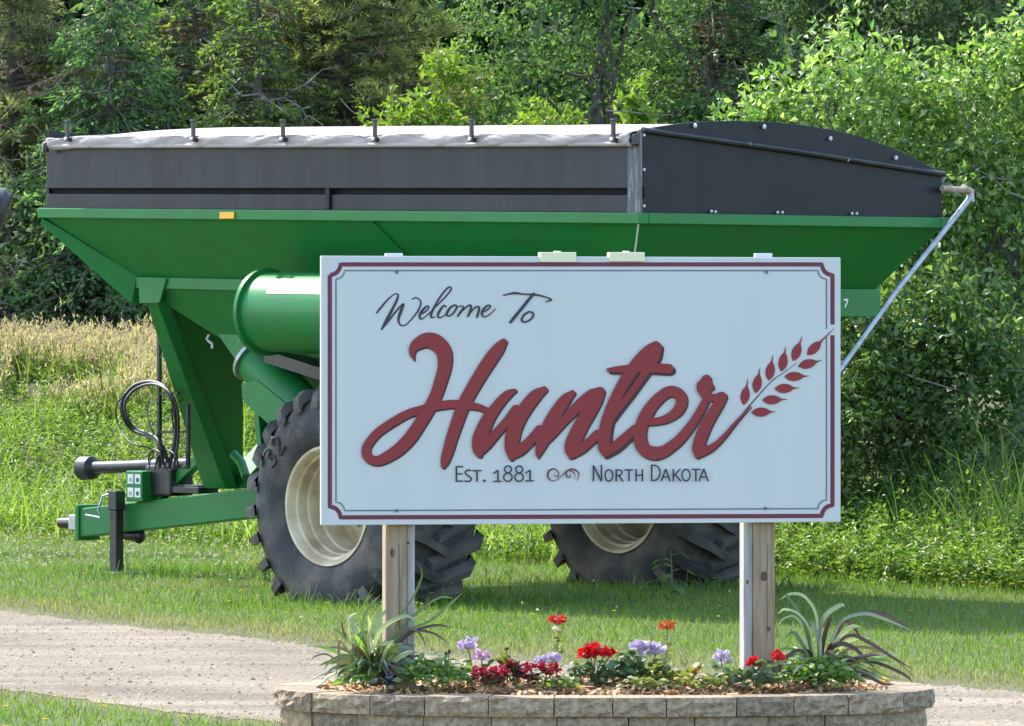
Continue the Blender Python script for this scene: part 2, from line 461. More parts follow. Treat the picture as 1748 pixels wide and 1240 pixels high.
PRINT_LAYER = [0.0008]
def print_strokes(name, strokes, mat, parent, mapf, ox=0.0, oy=0.0, smooth=True, depth=None, cap=True, wmul=1.0):
    """brush strokes [(x, y, width)...] in a local chart, laid as thin painted film on the board.
       each stroke sits a hair above the one before so that no faces coincide"""
    V = []; Fc = []
    for s in strokes:
        y0 = PRINT_LAYER[0] if depth is None else depth
        if depth is None: PRINT_LAYER[0] += 0.0003
        pts = catmull(s) if smooth and len(s) > 2 else [np.array(p, float) for p in s]
        n = len(pts)
        lo, hi = [], []
        for i, p in enumerate(pts):
            d = pts[min(i+1, n-1)][:2] - pts[max(i-1, 0)][:2]
            d = d / (np.linalg.norm(d) + 1e-9); nn = np.array((-d[1], d[0])); h = max(p[2], 0.5) * wmul / 2
            lo.append(p[:2] - nn * h); hi.append(p[:2] + nn * h)
        b = len(V)
        for i, (a, c) in enumerate(zip(lo, hi)):
            for e in (a, c):
                x, z = mapf(e[0] + ox, e[1] + oy); V.append((x, -y0 - .00024 * i / n, z))
        for i in range(n - 1):
            Fc.append((b + 2*i, b + 2*i + 1, b + 2*i + 3, b + 2*i + 2))
        if cap:
            for e, sgn in ((0, -1), (n - 1, 1)):
                p = pts[e]; d = pts[min(e+1, n-1)][:2] - pts[max(e-1, 0)][:2]
                d = d / (np.linalg.norm(d) + 1e-9) * sgn; nn = np.array((-d[1], d[0])); h = max(p[2], 0.5) * wmul / 2
                b = len(V); ring = []
                for k in range(9):
                    t = -math.pi/2 + math.pi * k / 8
                    c = p[:2] + d * h * math.cos(t) + nn * h * math.sin(t)
                    x, z = mapf(c[0] + ox, c[1] + oy); V.append((x, -y0 - (.00001 if e == 0 else .00025), z)); ring.append(b + k)
                Fc.append(tuple(ring))
    # all faces towards the viewer (local -y)
    G = []
    for f in Fc:
        a = sum((V[f[i]][0] * V[f[(i+1) % len(f)]][2] - V[f[(i+1) % len(f)]][0] * V[f[i]][2]) for i in range(len(f)))
        G.append(f if a > 0 else tuple(reversed(f)))
    return mesh_obj(name, V, G, mat, parent)

def chart(ox, oy, sc):
    return lambda x, y: sg(ox + x / sc, oy + y / sc)
c1 = chart(600, 480, 4.856); c2 = chart(600, 550, 4.593); c3 = chart(820, 570, 4.96)
c4 = chart(1010, 570, 5.393); c5 = chart(1220, 540, 6.2); c6 = chart(760, 780, 7.283); c7 = chart(990, 780, 7.283)
cp = lambda x, y: sg(x, y)

# painted border and inner line
def frame_path(l, r, t, b0, b1, cr):
    pts = []
    def arc(cx, cy, a0, a1):
        for k in range(9):
            a = math.radians(a0 + (a1 - a0) * k / 8); pts.append((cx + cr * math.cos(a), cy + cr * math.sin(a)))
    arc(l, t, 90, 0); arc(r, t, 180, 90); arc(r, b1, 270, 180); arc(l, b0, 0, -90)
    return pts
def outline(name, pts, w, mat, gaps=()):
    pts = pts + [pts[0]]
    segs = [[]]
    for i in range(len(pts) - 1):
        p, q_ = np.array(pts[i]), np.array(pts[i+1])
        n = max(1, int(np.linalg.norm(q_ - p) / 6))
        for k in range(n):
            c = p + (q_ - p) * k / n
            if any(g[0] < c[0] < g[2] and g[1] < c[1] < g[3] for g in gaps):
                if segs[-1]: segs.append([])
            else: segs[-1].append((c[0], c[1], w))
    segs[-1].append((pts[-1][0], pts[-1][1], w))
    return print_strokes(name, [s for s in segs if len(s) > 1], mat, board, cp, smooth=False, cap=False)
outline('border', frame_path(563, 1421, 451.7, 883.5, 881, 18), 7.4, M['maroon'], [(1400, 556, 1440, 568)])
outline('inner_line', frame_path(573.5, 1410.8, 462.2, 872, 868.5, 14.5), 2.3, M['slate_line'], [(1400, 564, 1440, 574)])

# the big script word, letter by letter, each over its own printed shadow
H_ = [[(490,300,6),(474,250,40),(482,205,66),(515,172,88),(575,143,112),(640,150,128),(695,190,128),(727,250,118),(727,350,105),(700,450,98),(668,550,94),(626,640,92),(583,715,96),(530,800,96),(458,905,98),(373,992,94),(283,1053,86),(195,1088,74),(130,1060,76),(112,1003,70),(136,945,66),(206,864,66),(325,782,66),(440,718,64),(540,688,66),(650,660,68),(760,644,66),(840,643,66),(940,655,60),(1000,668,52),(1065,694,46)],
      [(1190,155,54),(1155,200,86),(1110,260,100),(1055,340,104),(995,435,102),(945,520,100),(898,605,100),(855,700,98),(820,800,94),(786,900,90),(757,1000,84),(730,1085,68),(717,1130,34)]]
u_ = [[(288,480,32),(235,508,66),(180,560,80),(120,635,90),(60,725,106),(15,820,118),(-12,905,122),(-20,980,96),(-12,1020,56)],
      [(-15,1000,70),(45,938,84),(110,865,76),(170,798,72),(235,725,74),(300,640,80)],
      [(538,472,56),(470,518,98),(400,600,112),(340,690,116),(292,790,120),(268,880,124),(260,960,112),(260,1020,80),(259,1050,46)],
      [(262,1030,64),(330,985,88),(400,925,80),(450,870,76),(500,810,78)]]
n_ = [[(778,500,48),(720,553,88),(650,648,104),(590,755,114),(545,858,110),(510,945,90),(488,1015,48),(484,1045,16)],
      [(560,900,56),(620,830,70),(700,740,74),(780,655,84),(860,582,94),(940,522,102),(1000,497,88)],
      [(1010,490,84),(975,560,108),(915,660,122),(852,770,122),(802,870,126),(770,950,122),(762,1010,88),(760,1042,36)],
      [(780,1020,64),(850,970,82),(920,915,76),(990,848,76)]]
t_ = [[(588,108,84),(530,160,120),(450,240,124),(370,330,110),(298,440,104),(235,560,104),(180,680,104),(138,800,108),(118,900,112),(110,1000,112),(112,1070,96),(118,1108,52)],
      [(600,120,84),(572,210,98),(505,330,72),(430,440,62),(360,540,58),(290,630,56),(212,725,64),(160,800,60)],
      [(152,333,36),(250,325,60),(400,315,68),(560,316,82),(680,320,88),(708,320,84)],
      [(130,1088,76),(220,1030,88),(310,950,84),(395,875,78)]]
e_ = [[(500,808,70),(600,803,66),(700,773,76),(790,705,94),(825,620,104),(800,555,104),(720,527,98),(640,570,98),(560,650,104),(500,740,114),(455,840,114),(440,940,118),(460,1030,122),(510,1080,122),(580,1098,122),(660,1080,104),(700,1055,98),(790,985,92),(870,895,84),(940,800,76),(1000,700,72),(1042,618,66)]]
r_ = [[(1052,420,90),(1042,478,160),(1040,530,128),(1070,575,76),(1130,588,66),(1190,565,64),(1215,565,48)],
      [(1205,578,76),(1155,660,94),(1105,740,98),(1055,830,104),(1010,930,108),(980,1020,108),(970,1080,94),(970,1118,56)],
      [(1000,1088,84),(1080,1055,64),(1140,1015,50),(1220,935,36),(1300,838,26),(1380,748,17),(1456,664,11)]]
PRINT_LAYER[0] = 0.003
for nm, st, ch, sh in (('H', H_, c2, 12), ('u', u_, c3, 13), ('n', n_, c3, 13), ('t', t_, c4, 25), ('e', e_, c4, 14), ('r', r_, c4, 14)):
    sd = print_strokes('letter_shadow', st, M['dark_print'], board, ch, ox=sh, oy=sh, depth=None)
PRINT_LAYER[0] = 0.0098
for nm, st, ch in (('H', H_, c2), ('u', u_, c3), ('n', n_, c3), ('t', t_, c4), ('e', e_, c4), ('r', r_, c4)):
    lt = print_strokes('letter', st, M['red_print'], board, ch)
    tag(lt, 'brick red script letter ' + nm)
# wheat ear
PRINT_LAYER[0] = 0.003
print_strokes('wheat_stem', [[(60,1310,20),(120,1240,19),(250,1090,15),(400,910,12),(600,690,9),(740,590,7),(870,490,4)]], M['dark_print'], board, c5)
def grain(bx, by, tx, ty, bl=195, bw=98):
    d = np.array((tx - bx, ty - by), float); ln = np.linalg.norm(d); d /= ln
    prof = [(0, 6), (.10, .46), (.28, .86), (.48, 1.0), (.68, .90), (.86, .62), (1.0, .26)]
    pts = [(bx + d[0]*bl*t, by + d[1]*bl*t, (w * bw if t else 8)) for t, w in prof]
    for t in (.3, .7, 1.0):
        pts.append((bx + d[0]*(bl + (ln-bl)*t), by + d[1]*(bl + (ln-bl)*t), 18 * (1-t) + 3))
    return [pts]
for g in ((305,938,352,655),(432,812,478,545),(570,678,615,410),(705,582,752,315),(830,472,925,212),(980,408,1265,128),(885,530,1135,465),(740,640,1000,633),(635,768,895,758),(505,888,770,880),(390,1018,645,1010)):
    print_strokes('wheat_grain', grain(*g), M['red_print'], board, c5)
# Welcome To
PRINT_LAYER[0] = 0.003
wt = [('W', [[(208,265,12),(240,225,17),(290,165,14),(350,112,10),(385,112,13),(375,160,20),(330,250,24),(285,335,26),(252,398,16)],
             [(254,396,10),(300,340,15),(370,250,15),(430,190,17),(410,250,26),(390,310,21),(395,350,15),(420,370,11),(460,355,11),(520,290,13),(560,230,15),(575,180,13),(560,150,11),(530,138,11),(505,150,11)]]),
      ('e', [[(560,285,11),(610,255,13),(640,220,13),(628,207,13),(595,235,21),(566,280,22),(572,314,15),(600,305,10),(640,270,10)]]),
      ('l', [[(636,278,10),(700,210,11),(770,140,12),(820,80,14),(824,54,12),(800,56,15),(750,110,15),(700,190,17),(665,260,21),(660,300,15),(690,298,9)]]),
      ('c', [[(782,212,13),(765,204,15),(735,240,21),(715,282,19),(730,304,13),(770,285,10),(802,252,10)]]),
      ('o', [[(850,200,14),(815,225,19),(790,270,21),(805,291,13),(840,270,15),(870,225,17),(864,201,13),(846,199,11)]]),
      ('m', [[(866,225,9),(900,208,10),(928,215,12),(905,255,19),(880,292,16)], [(884,286,10),(940,225,13),(980,200,15),(990,220,18),(965,292,17)], [(968,286,10),(1015,228,13),(1050,212,15),(1056,238,19),(1040,297,19)]]),
      ('e', [[(1085,262,11),(1130,235,13),(1152,208,13),(1122,205,16),(1085,250,21),(1083,284,17),(1110,296,12),(1150,272,10),(1195,230,8)]]),
      ('T', [[(1260,118,12),(1310,106,15),(1355,100,19),(1420,108,13),(1500,112,17),(1570,122,13),(1640,145,13),(1653,160,13),(1610,170,9)], [(1510,105,23),(1460,165,25),(1400,240,25),(1350,300,27),(1316,342,22)]]),
      ('o', [[(1470,255,17),(1430,280,19),(1410,320,19),(1430,340,15),(1475,325,15),(1505,290,17),(1500,262,15),(1466,254,13)]])]
for nm, st in wt:
    tag(print_strokes('letter', st, M['ink'], board, c1), 'thin dark script letter ' + nm)
def ell(cx, cy, rx, ry, w, n=18):
    return [(cx + rx*math.cos(2*math.pi*k/n), cy + ry*math.sin(2*math.pi*k/n), w) for k in range(n + 1)]
def ln(w, *p): return [(x, y, w) for x, y in p]
W6 = 21
est = [('E', [ln(W6,(137,115),(137,308)), ln(W6-3,(137,122),(222,122)), ln(W6-3,(137,212),(212,212)), ln(W6-3,(137,302),(222,302))]),
       ('S', [ln(W6-2,(320,170),(280,166),(250,185),(256,215),(300,245),(322,272),(310,297),(275,306),(235,298))]),
       ('T', [ln(W6-3,(334,172),(450,172)), ln(W6,(393,172),(393,310))]),
       ('full_stop', [ln(34,(484,297),(486,297))]),
       ('1', [ln(W6-4,(594,208),(652,168)), ln(W6,(653,165),(653,302)), ln(W6-4,(594,304),(698,304))]),
       ('8', [ell(778,156,42,42,W6-2), ell(776,254,52,50,W6-2)]),
       ('8', [ell(917,156,42,42,W6-2), ell(915,254,52,50,W6-2)]),
       ('1', [ln(W6-4,(994,206),(1050,166)), ln(W6,(1052,163),(1052,297)), ln(W6-4,(992,298),(1100,298))])]
for nm, st in est:
    tag(print_strokes('letter', st, M['ink'], board, c6, cap=(nm == 'full_stop')), 'small dark capital or figure ' + nm)
print_strokes('ornament', [[(1352,212,8),(1360,236,11),(1388,246,16),(1406,228,15),(1402,192,13),(1375,162,14),(1335,150,18),(1290,175,24),(1270,220,25),(1285,270,19),(1330,298,13),(1380,288,10),(1430,250,10),(1480,200,14),(1530,165,22),(1590,155,21),(1640,185,17),(1658,230,13),(1630,300,6)],
                           [(1505,188,16),(1500,228,18),(1528,255,17),(1552,236,12),(1536,216,7)],
                           [(1545,172,14),(1590,195,13),(1608,240,8),(1602,276,4)]], M['maroon'], board, c6)
nd = [('N', [ln(W6,(163,303),(163,104)), ln(W6,(163,108),(258,297)), ln(W6,(262,303),(262,98))]),
      ('O', [ell(355,230,46,71,W6-2)]),
      ('R', [ln(W6,(445,305),(445,155)), ln(W6-3,(445,162),(500,166),(518,195),(497,225),(445,234)), ln(W6,(480,235),(530,307))]),
      ('T', [ln(W6-3,(548,162),(656,162)), ln(W6,(603,162),(603,303))]),
      ('H', [ln(W6,(692,152),(692,304)), ln(W6,(770,152),(770,304)), ln(W6-3,(692,228),(770,228))]),
      ('D', [ln(W6,(885,98),(885,300)), ln(W6-2,(885,104),(940,110),(980,150),(988,200),(970,258),(930,290),(885,295))]),
      ('A', [ln(W6,(1003,304),(1060,150)), ln(W6,(1060,150),(1112,304)), ln(W6-4,(1025,250),(1095,250))]),
      ('K', [ln(W6,(1152,152),(1152,304)), ln(W6-2,(1240,152),(1158,232)), ln(W6,(1175,220),(1247,304))]),
      ('O', [ell(1310,226,50,71,W6-2)]),
      ('T', [ln(W6-3,(1378,155),(1492,155)), ln(W6,(1432,155),(1432,304))]),
      ('A', [ln(W6,(1473,304),(1530,148)), ln(W6,(1530,148),(1584,304)), ln(W6-4,(1495,250),(1567,250))])]
for nm, st in nd:
    tag(print_strokes('letter', st, M['ink'], board, c7, cap=False), 'small dark capital letter ' + nm)
# screws, brackets on the top edge
for (px, py) in ((677,465),(1308,465),(677,872),(1306,868)):
    x, z = sg(px, py); mb = MB(); mb.lathe([(0, .001), (-.003, .007), (-.0005, .008)], 10)
    mb.move(lambda p: Vector((x + p.y, p.x - .0095, z + p.z))); mb.build('screw', M['slate_line'], board)
for (x0, x1, y0, y1, cl) in ((922,983,431,448,'cream_block'), (1040,1100,431,447,'cream_block')):
    a, za = sg(x0, y0); b, zb = sg(x1, y1)
    mb = MB(); mb.box((a, -.014, zb), (b, .07, za)); mb.box((a + .07, .0, za), (b - .07, .05, za + .006))
    mb.build('bracket', M[cl], sign, bevel=0.004)
for (x0, x1) in ((660,690),(1292,1322)):
    a, za = sg(x0, 432.5); b, zb = sg(x1, 437.5)
    mb = MB(); mb.box((a, .050, zb - .06), (b, .085, za)); mb.build('bracket', M['board'], sign, bevel=0.003)
# posts: a squared timber with a paler plank on one side
def post(pa, pb, qa, qb, side):
    """pa..pb timber columns, qa..qb plank columns in photo pixels under the board"""
    a, _ = sg(pa, 1000); b, _ = sg(pb, 1000)
    a2, _ = sg(qa, 1000); b2, _ = sg(qb, 1000)
    y0 = 0.0525 + 0.002
    mb = MB(); rng = random.Random(int(pa))
    n = 14; zt, zb = 2.30, 0.25
    mb.box((a, y0, zb), (b, y0 + .135, zt))
    o = mb.build('post', M['wood'], sign, bevel=0.006)
    mb = MB(); mb.box((a2, y0 + .012, zb), (b2, y0 + .125, zt - .01))
    mb.build('plank', M['wood_pale'], o, bevel=0.005)
    for (kx, ky, kw, kh) in KNOTS:
        if pa < kx < pb or qa < kx < qb:
            x, z = sg(kx, ky); on_plank = qa < kx < qb
            mb = MB(); mb.lathe([(-.0015, .0005), (-.002, .45), (-.0015, .8), (.002, 1.0)], 14)
            mb.move(lambda p: Vector((x + p.y * kw, y0 + (.012 if on_plank else 0) + p.x, z + p.z * kh))); mb.build('knot', M['knot'], o, smooth=60)
    # drying crack: a thin dark slit cut proud by a hair
    cx = (pa + pb) / 2 + 5; x, z1 = sg(cx, 930); _, z2 = sg(cx, 1085)
    mb = MB(); pts = [(x + rng.uniform(-.003, .003), z1 + (z2 - z1) * k / 7) for k in range(8)]
    for k in range(7):
        w = .0016
        mb.add([(pts[k][0] - w, y0 - .0012, pts[k][1]), (pts[k][0] + w, y0 - .0012, pts[k][1]), (pts[k+1][0] + w, y0 - .0012, pts[k+1][1]), (pts[k+1][0] - w, y0 - .0012, pts[k+1][1])], [(0, 1, 2, 3)])
    mb.build('crack', M['knot'], o)
    return o
KNOTS = [(1308, 985, .020, .026), (672, 945, .012, .024), (700, 928, .006, .008), (1280, 995, .006, .012), (682, 1060, .010, .014), (1316, 1075, .009, .013)]
M['knot'] = mat_plain('knot', (0.075, 0.045, 0.028), 0.9, (0.13, 0.08, 0.05), 60)
post(660.5, 697, 697.6, 711, 1)
post(1290, 1326.5, 1274, 1289.4, -1)

# ---------------------------------------------------------------- planter of stone blocks
PC = Vector((at(1030, 520, 26.74).x, 26.74, 0))
PA, PB_, PTOP = 1.552, 0.76, 0.596
planter = tag(empty('planter', PC), 'raised oval flower bed walled with grey stone blocks', 'planter')
def oval(t, a, b, e=2.4):
    c, s = math.cos(t), math.sin(t)
    return (math.copysign(abs(c) ** (2 / e), c) * a, math.copysign(abs(s) ** (2 / e), s) * b)
def oval_pts(a, b, n=1440):
    P = np.array([oval(2 * math.pi * k / n, a, b) for k in range(n + 1)])
    d = np.concatenate([[0], np.cumsum(np.linalg.norm(np.diff(P, axis=0), axis=1))])
    return P, d
def block_ring(name, a, b, thick, z0, z1, length, phase, mats, rough, seed, gap=0.005, bev=0.006):
    rng = np.random.default_rng(seed)
    P, d = oval_pts(a, b); tot = d[-1]
    s = phase
    end = tot + phase
    marks = [s]
    n = round(tot / length); ws = rng.uniform(.86, 1.14, n); ws *= tot / ws.sum()
    for w in ws: marks.append(marks[-1] + w)
    for k in range(n):
        s0, s1 = marks[k] + gap / 2, marks[k + 1] - gap / 2
        nu, nv = 7, 5
        hz0, hz1 = z0, z1 + rng.uniform(-.002, .002)
        push = rng.uniform(-.006, .006)
        vo = []; vi = []
        for i in range(nu):
            ss = (s0 + (s1 - s0) * i / (nu - 1)) % tot
            x = np.interp(ss, d, P[:, 0]); y = np.interp(ss, d, P[:, 1])
            x2 = np.interp((ss + .01) % tot, d, P[:, 0]); y2 = np.interp((ss + .01) % tot, d, P[:, 1])
            tx, ty = x2 - x, y2 - y; l = math.hypot(tx, ty); nx, ny = ty / l, -tx / l
            for j in range(nv):
                z = hz0 + (hz1 - hz0) * j / (nv - 1)
                edge_i = i in (0, nu - 1); edge_j = j in (0, nv - 1)
                o = push + (rng.normal() * rough if not (edge_i or edge_j) else -rough * rng.uniform(.5, 1.6))
                vo.append((x + nx * o, y + ny * o, z))
            for z in (hz0, hz1):
                vi.append((x - nx * thick, y - ny * thick, z))
        V = vo + vi; no = len(vo); Fc = []
        for i in range(nu - 1):
            for j in range(nv - 1):
                Fc.append((i*nv+j, (i+1)*nv+j, (i+1)*nv+j+1, i*nv+j+1))
            t0, t1 = i*nv+nv-1, (i+1)*nv+nv-1
            Fc.append((t0, t1, no+2*(i+1)+1, no+2*i+1))
            Fc.append((i*nv, no+2*i, no+2*(i+1), (i+1)*nv))
            Fc.append((no+2*i, no+2*i+1, no+2*(i+1)+1, no+2*(i+1)))
        Fc.append(tuple(list(range(nv)) + [no+1, no]))
        b_ = (nu-1)*nv
        Fc.append(tuple([no+2*(nu-1), no+2*(nu-1)+1] + [b_+j for j in reversed(range(nv))]))
        mesh_obj(name, V, Fc, mats[int(rng.integers(len(mats)))], planter)
st3 = [M['stone'], M['stone2'], M['stone3']]
CAPH = 0.088
block_ring('cap_stone', PA, PB_, 0.20, PTOP - CAPH, PTOP, 0.288, 0.12, st3, 0.006, 3)
zt = PTOP - CAPH - 0.003
for k in range(4):
    block_ring('wall_block', PA - .03, PB_ - .03, 0.165, max(zt - .145, -.02), zt, 0.295, 0.05 + .15 * (k % 2), st3, 0.007, 11 + k)
    zt -= 0.148
BEDZ = PTOP - 0.020
def build_mulch():
    rng = np.random.default_rng(21)
    a, b = PA - .203, PB_ - .203
    mb = MB(); n = 64; rings = 8; V = [(0, 0, BEDZ + .05)]
    for r in range(1, rings + 1):
        for k in range(n):
            x, y = oval(2*math.pi*k/n, a * r/rings, b * r/rings)
            V.append((x, y, BEDZ + .05 * (1 - (r/rings)**3) + rng.normal() * .006 - (0.02 if r == rings else 0)))
    Fc = [(0, 1 + k, 1 + (k+1) % n) for k in range(n)]
    for r in range(rings - 1):
        for k in range(n):
            Fc.append((1 + r*n + k, 1 + (r+1)*n + k, 1 + (r+1)*n + (k+1) % n, 1 + r*n + (k+1) % n))
    soil = mesh_obj('soil', V, Fc, M['mulch'], planter)
    N_ = 4200
    t = rng.uniform(0, 2*math.pi, N_); rr = np.sqrt(rng.uniform(0, 1, N_))
    xy = np.array([oval(tt, a * r_, b * r_) for tt, r_ in zip(t, rr)])
    z = BEDZ + .05 * (1 - rr**3) + rng.uniform(.0, .014, N_)
    az = rng.uniform(0, 2*math.pi, N_); l = rng.uniform(.012, .035, N_); w = rng.uniform(.004, .010, N_); tl = rng.normal(0, .45, N_)
    d = np.stack([np.cos(az)*np.cos(tl), np.sin(az)*np.cos(tl), np.sin(tl)], -1) * l[:, None]
    s = np.stack([-np.sin(az), np.cos(az), rng.normal(0, .5, N_)], -1) * w[:, None]
    C = np.stack([xy[:, 0], xy[:, 1], z], -1)
    V = np.stack([C - d - s, C + d - s*.7, C + d*.9 + s, C - d*1.1 + s*.8], 1).reshape(-1, 3)
    I = np.arange(N_) * 4
    T = np.concatenate([np.stack([I, I+1, I+2], -1), np.stack([I, I+2, I+3], -1)])
    o = tri_obj('mulch', V, T, M['chip'], planter); o['kind'] = 'stuff'
build_mulch()

# ---------------------------------------------------------------- grain cart
# cart frame: x = across the cart from its left side (facing us) to the right, y = towards the drawbar, z up
CC = at(1090, 520, 43.5)                       # foot of the rear left corner
CA = math.radians(45)
CV = Vector((math.cos(CA), math.sin(CA), 0)); CU = Vector((-math.sin(CA), math.cos(CA), 0))
CO = Vector((CC.x, CC.y, 0)) + CV * 1.78 + CU * 3.5
cart = tag(empty('grain_cart', CO, CA), 'large green grain cart with black upper sides and a rolled tarp', 'grain cart')
O2 = Vector((CC.x, CC.y, 0))
def loc(w):
    d = w - O2
    return Vector((d.dot(CV) - 1.78, d.dot(CU) - 3.5, w.z))
def side(px, py, v=0.0):      # a point on the upright plane v metres in from the left side
    return loc(on_plane(px, py, O2 + CV * v, CV))
def rear(px, py, u=0.0):      # a point on the upright plane u metres ahead of the rear
    return loc(on_plane(px, py, O2 + CU * u, CU))
X0, Y0 = -1.78, -3.5          # rear left corner in the cart's frame
WID = rear(1607, 372).x - X0
LEN = side(78, 355).y - Y0
SL = (side(78, 355).z - side(1091, 363).z) / LEN      # the tank rides a little nose-up
def tz(z, y): return z + SL * (y - Y0)
def flat(o): return o

# upper side: black sheet in two strips with a recessed groove
def sheet(mb, poly, d): mb.slab(poly, d)
IN = Vector((0.03, 0, 0))
mb = MB()
mb.slab([side(79, 236), side(1091, 236), side(1091, 322), side(79, 322)], IN); mb.build('side_panel', M['black_panel'], cart, bevel=0.006)
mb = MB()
mb.slab([p + Vector((0.035, 0, 0)) for p in (side(79, 319), side(1091, 318), side(1091, 339), side(79, 338))], IN); M['groove_shade'] = mat_plain('black_groove_shade', (0.006, 0.006, 0.007), 0.7, spec=.15); mb.build('groove', M['groove_shade'], cart)  # shade inside the groove painted in as a near-black colour
mb = MB()
mb.slab([side(79, 331.5), side(1091, 333.5), side(1091, 363.5), side(79, 355.5)], IN); mb.build('lower_strip', M['black_panel'], cart, bevel=0.005)
mb = MB()   # seam bracket
mb.slab([p + Vector((-0.02, 0, 0)) for p in (side(558, 322), side(565, 322), side(565, 357), side(558, 357))], Vector((.05, 0, 0)))
mb.build('seam_bracket', M['black_vinyl'], cart, bevel=0.004)
mb = MB()   # corner post, worn to bare grey
mb.slab([p + Vector((-0.008, 0, 0)) for p in (side(1072, 238), side(1093, 222), side(1093, 364), side(1072, 364))], Vector((.03, 0, 0)))
M['worn'] = mat_plain('worn_edge', (0.06, 0.066, 0.075), 0.5, (0.26, 0.28, 0.30), 9.0, stretch=(6, 6, .5), lo=.45, hi=.75)
mb.build('corner_post', M['worn'], cart, bevel=0.004)
# pale front sheets so the tank is closed
FY = Y0 + LEN; BX = X0 + WID
zr0 = side(1091, 363).z
mb = MB()
mb.slab([(X0 + .01, FY, tz(zr0, FY)), (BX, FY, tz(zr0, FY)), (BX, FY, tz(zr0 + .40, FY)), (X0 + .01, FY, tz(zr0 + .66, FY))], (0, -.03, 0))
mb.build('front_panel', M['black_vinyl'], cart)
mb = MB()
mb.slab([(BX, Y0, zr0), (BX, FY, tz(zr0, FY)), (BX, FY, tz(zr0 + .40, FY)), (BX, Y0, zr0 + .37)], (-.03, 0, 0))
mb.build('side_panel', M['black_vinyl'], cart)
# rear: lower sheet, hem, arched cover, fasteners
OUT = Vector((0, .03, 0))
mb = MB(); mb.slab([rear(1095, 221), rear(1606, 297), rear(1604, 372), rear(1095, 365.5)], OUT)
mb.build('rear_panel', M['black_vinyl'], cart, bevel=0.004)
arch = [(1095,221),(1125,216),(1160,211),(1205,207.5),(1255,206.5),(1310,208),(1365,213),(1420,222),(1475,236),(1525,254),(1570,275),(1608,297)]
mb = MB()
mb.slab([p + Vector((0, -.012, 0)) for p in [rear(*a) for a in arch]], Vector((0, .03, 0)))
mb.build('arch_cover', M['black_vinyl'], cart, bevel=0.004)
mb = MB(); mb.tube([rear(1094, 222) + Vector((0, -.02, 0)), rear(1350, 258) + Vector((0, -.03, 0)), rear(1609, 298) + Vector((0, -.02, 0))], .022, 8)
mb.build('hem', M['black_metal'], cart, smooth=40)
fast = [(1182,215),(1300,217),(1413,237),(1525,270),(1274,247),(1442,273),(1097,290),(1097,352),(1097,231),(1212,361),(1219,362),(1325,363),(1333,363),(1452,365),(1460,365)]
def rivets(pts, r, outv, name='rivet', mat='white_decal'):
    first = None
    for p in pts:
        if first is None:
            b = MB(); b.lathe([(-.012, .0005), (-.010, r*.7), (0, r)], 10)
            if abs(outv.y) > .5: b.move(lambda q: Vector((q.y, q.x, q.z)))
            first = b.build(name, M[mat], cart, smooth=50); first.location = p
        else:
            c = first.copy(); c.location = p; COL.objects.link(c)
rivets([rear(*f) + Vector((0, -.030, 0)) for f in fast[:6]], .020, OUT)
rivets([rear(*f) + Vector((0, -.018, 0)) for f in fast[6:]], .013, OUT)
# tarp across the top: hangs over the left edge, rises over the bows
def build_tarp():
    rng = np.random.default_rng(4)
    straps = [side(px, 230).y for px in (115, 330, 483, 640, 805, 1047)]
    nu = 150; ya, yb = Y0 + .03, FY - .09
    apex = rear(1255, 206.5); h_ap = apex.z - zr0
    prof = [(-.062, .515), (-.072, .56), (-.070, .603), (-.052, .618), (.06, .635), (.21, .652), (.45, .676), (.80, .695), (1.15, .703), (1.7, .668), (2.4, .565), (3.0, .45), (WID + .04, .36), (WID + .06, .28)]
    prof = [tuple(c[:2]) for c in catmull(prof, 3)]
    V = []; 
    for i in range(nu):
        y = ya + (yb - ya) * i / (nu - 1)
        near = min(abs(y - s) for s in straps)
        pull = math.exp(-(near / .10) ** 2)
        fr = max(0, (y - (FY - 1.4)) / 1.4)
        for j, (x, h) in enumerate(prof):
            hang = 1.0 if j < 10 else 0.0
            wr = .006 * math.sin(y * 9 + j * .5) * hang + rng.normal() * .0035
            wr += .009 * math.sin(y * 31 + j * 1.3) * math.exp(-(near / .25) ** 2) * hang
            dz = -.02 * pull * (1 if j >= 8 else .3) - .008 * (1 - math.cos(2*math.pi*(y - Y0)/1.3)) / 2 * hang
            hh = h + dz - .085 * fr * fr * (1 if x > -.03 else .2)
            V.append((X0 + x - wr + .02 * pull * hang, y, tz(zr0 + hh, y)))
    m = len(prof)
    Fc = [(i*m+j, i*m+j+1, (i+1)*m+j+1, (i+1)*m+j) for i in range(nu-1) for j in range(m-1)]
    o = mesh_obj('tarp', V, Fc, M['tarp'], cart, 80)
    s = o.modifiers.new('thick', 'SOLIDIFY'); s.thickness = .006
    mb = MB(); mb.tube([(X0 - .05, y, tz(zr0 + .525, y)) for y in np.linspace(ya, yb, 30)], .020, 8)
    mb.build('roll_tube', M['tarp'], o, smooth=50)
    # dark bow at the front end
    mb = MB(); pts = [(X0 + x, FY - .08, tz(zr0 + h - .075, FY)) for x, h in prof[2:]]
    mb.tube(pts, .028, 8); mb.build('bow', M['black_metal'], cart, smooth=50)
    for px in (115, 330, 483, 640, 805, 1047):
        p = side(px, 229, -.10)
        mb = MB(); mb.box((-.013, -.016, -.05), (.013, .016, .115)); mb.box((-.02, -.022, .10), (.015, .022, .118)); mb.box((-.018, -.026, -.065), (.03, .026, -.03))
        st = mb.build('tarp_stop', M['black_metal'], cart, bevel=0.004); st.location = p
        mb = MB(); mb.lathe([(-.03, .001), (-.026, .016), (-.01, .016)], 10)
        bl = mb.build('bolt', M['white_decal'], st); bl.location = (0, 0, -.04)
build_tarp()
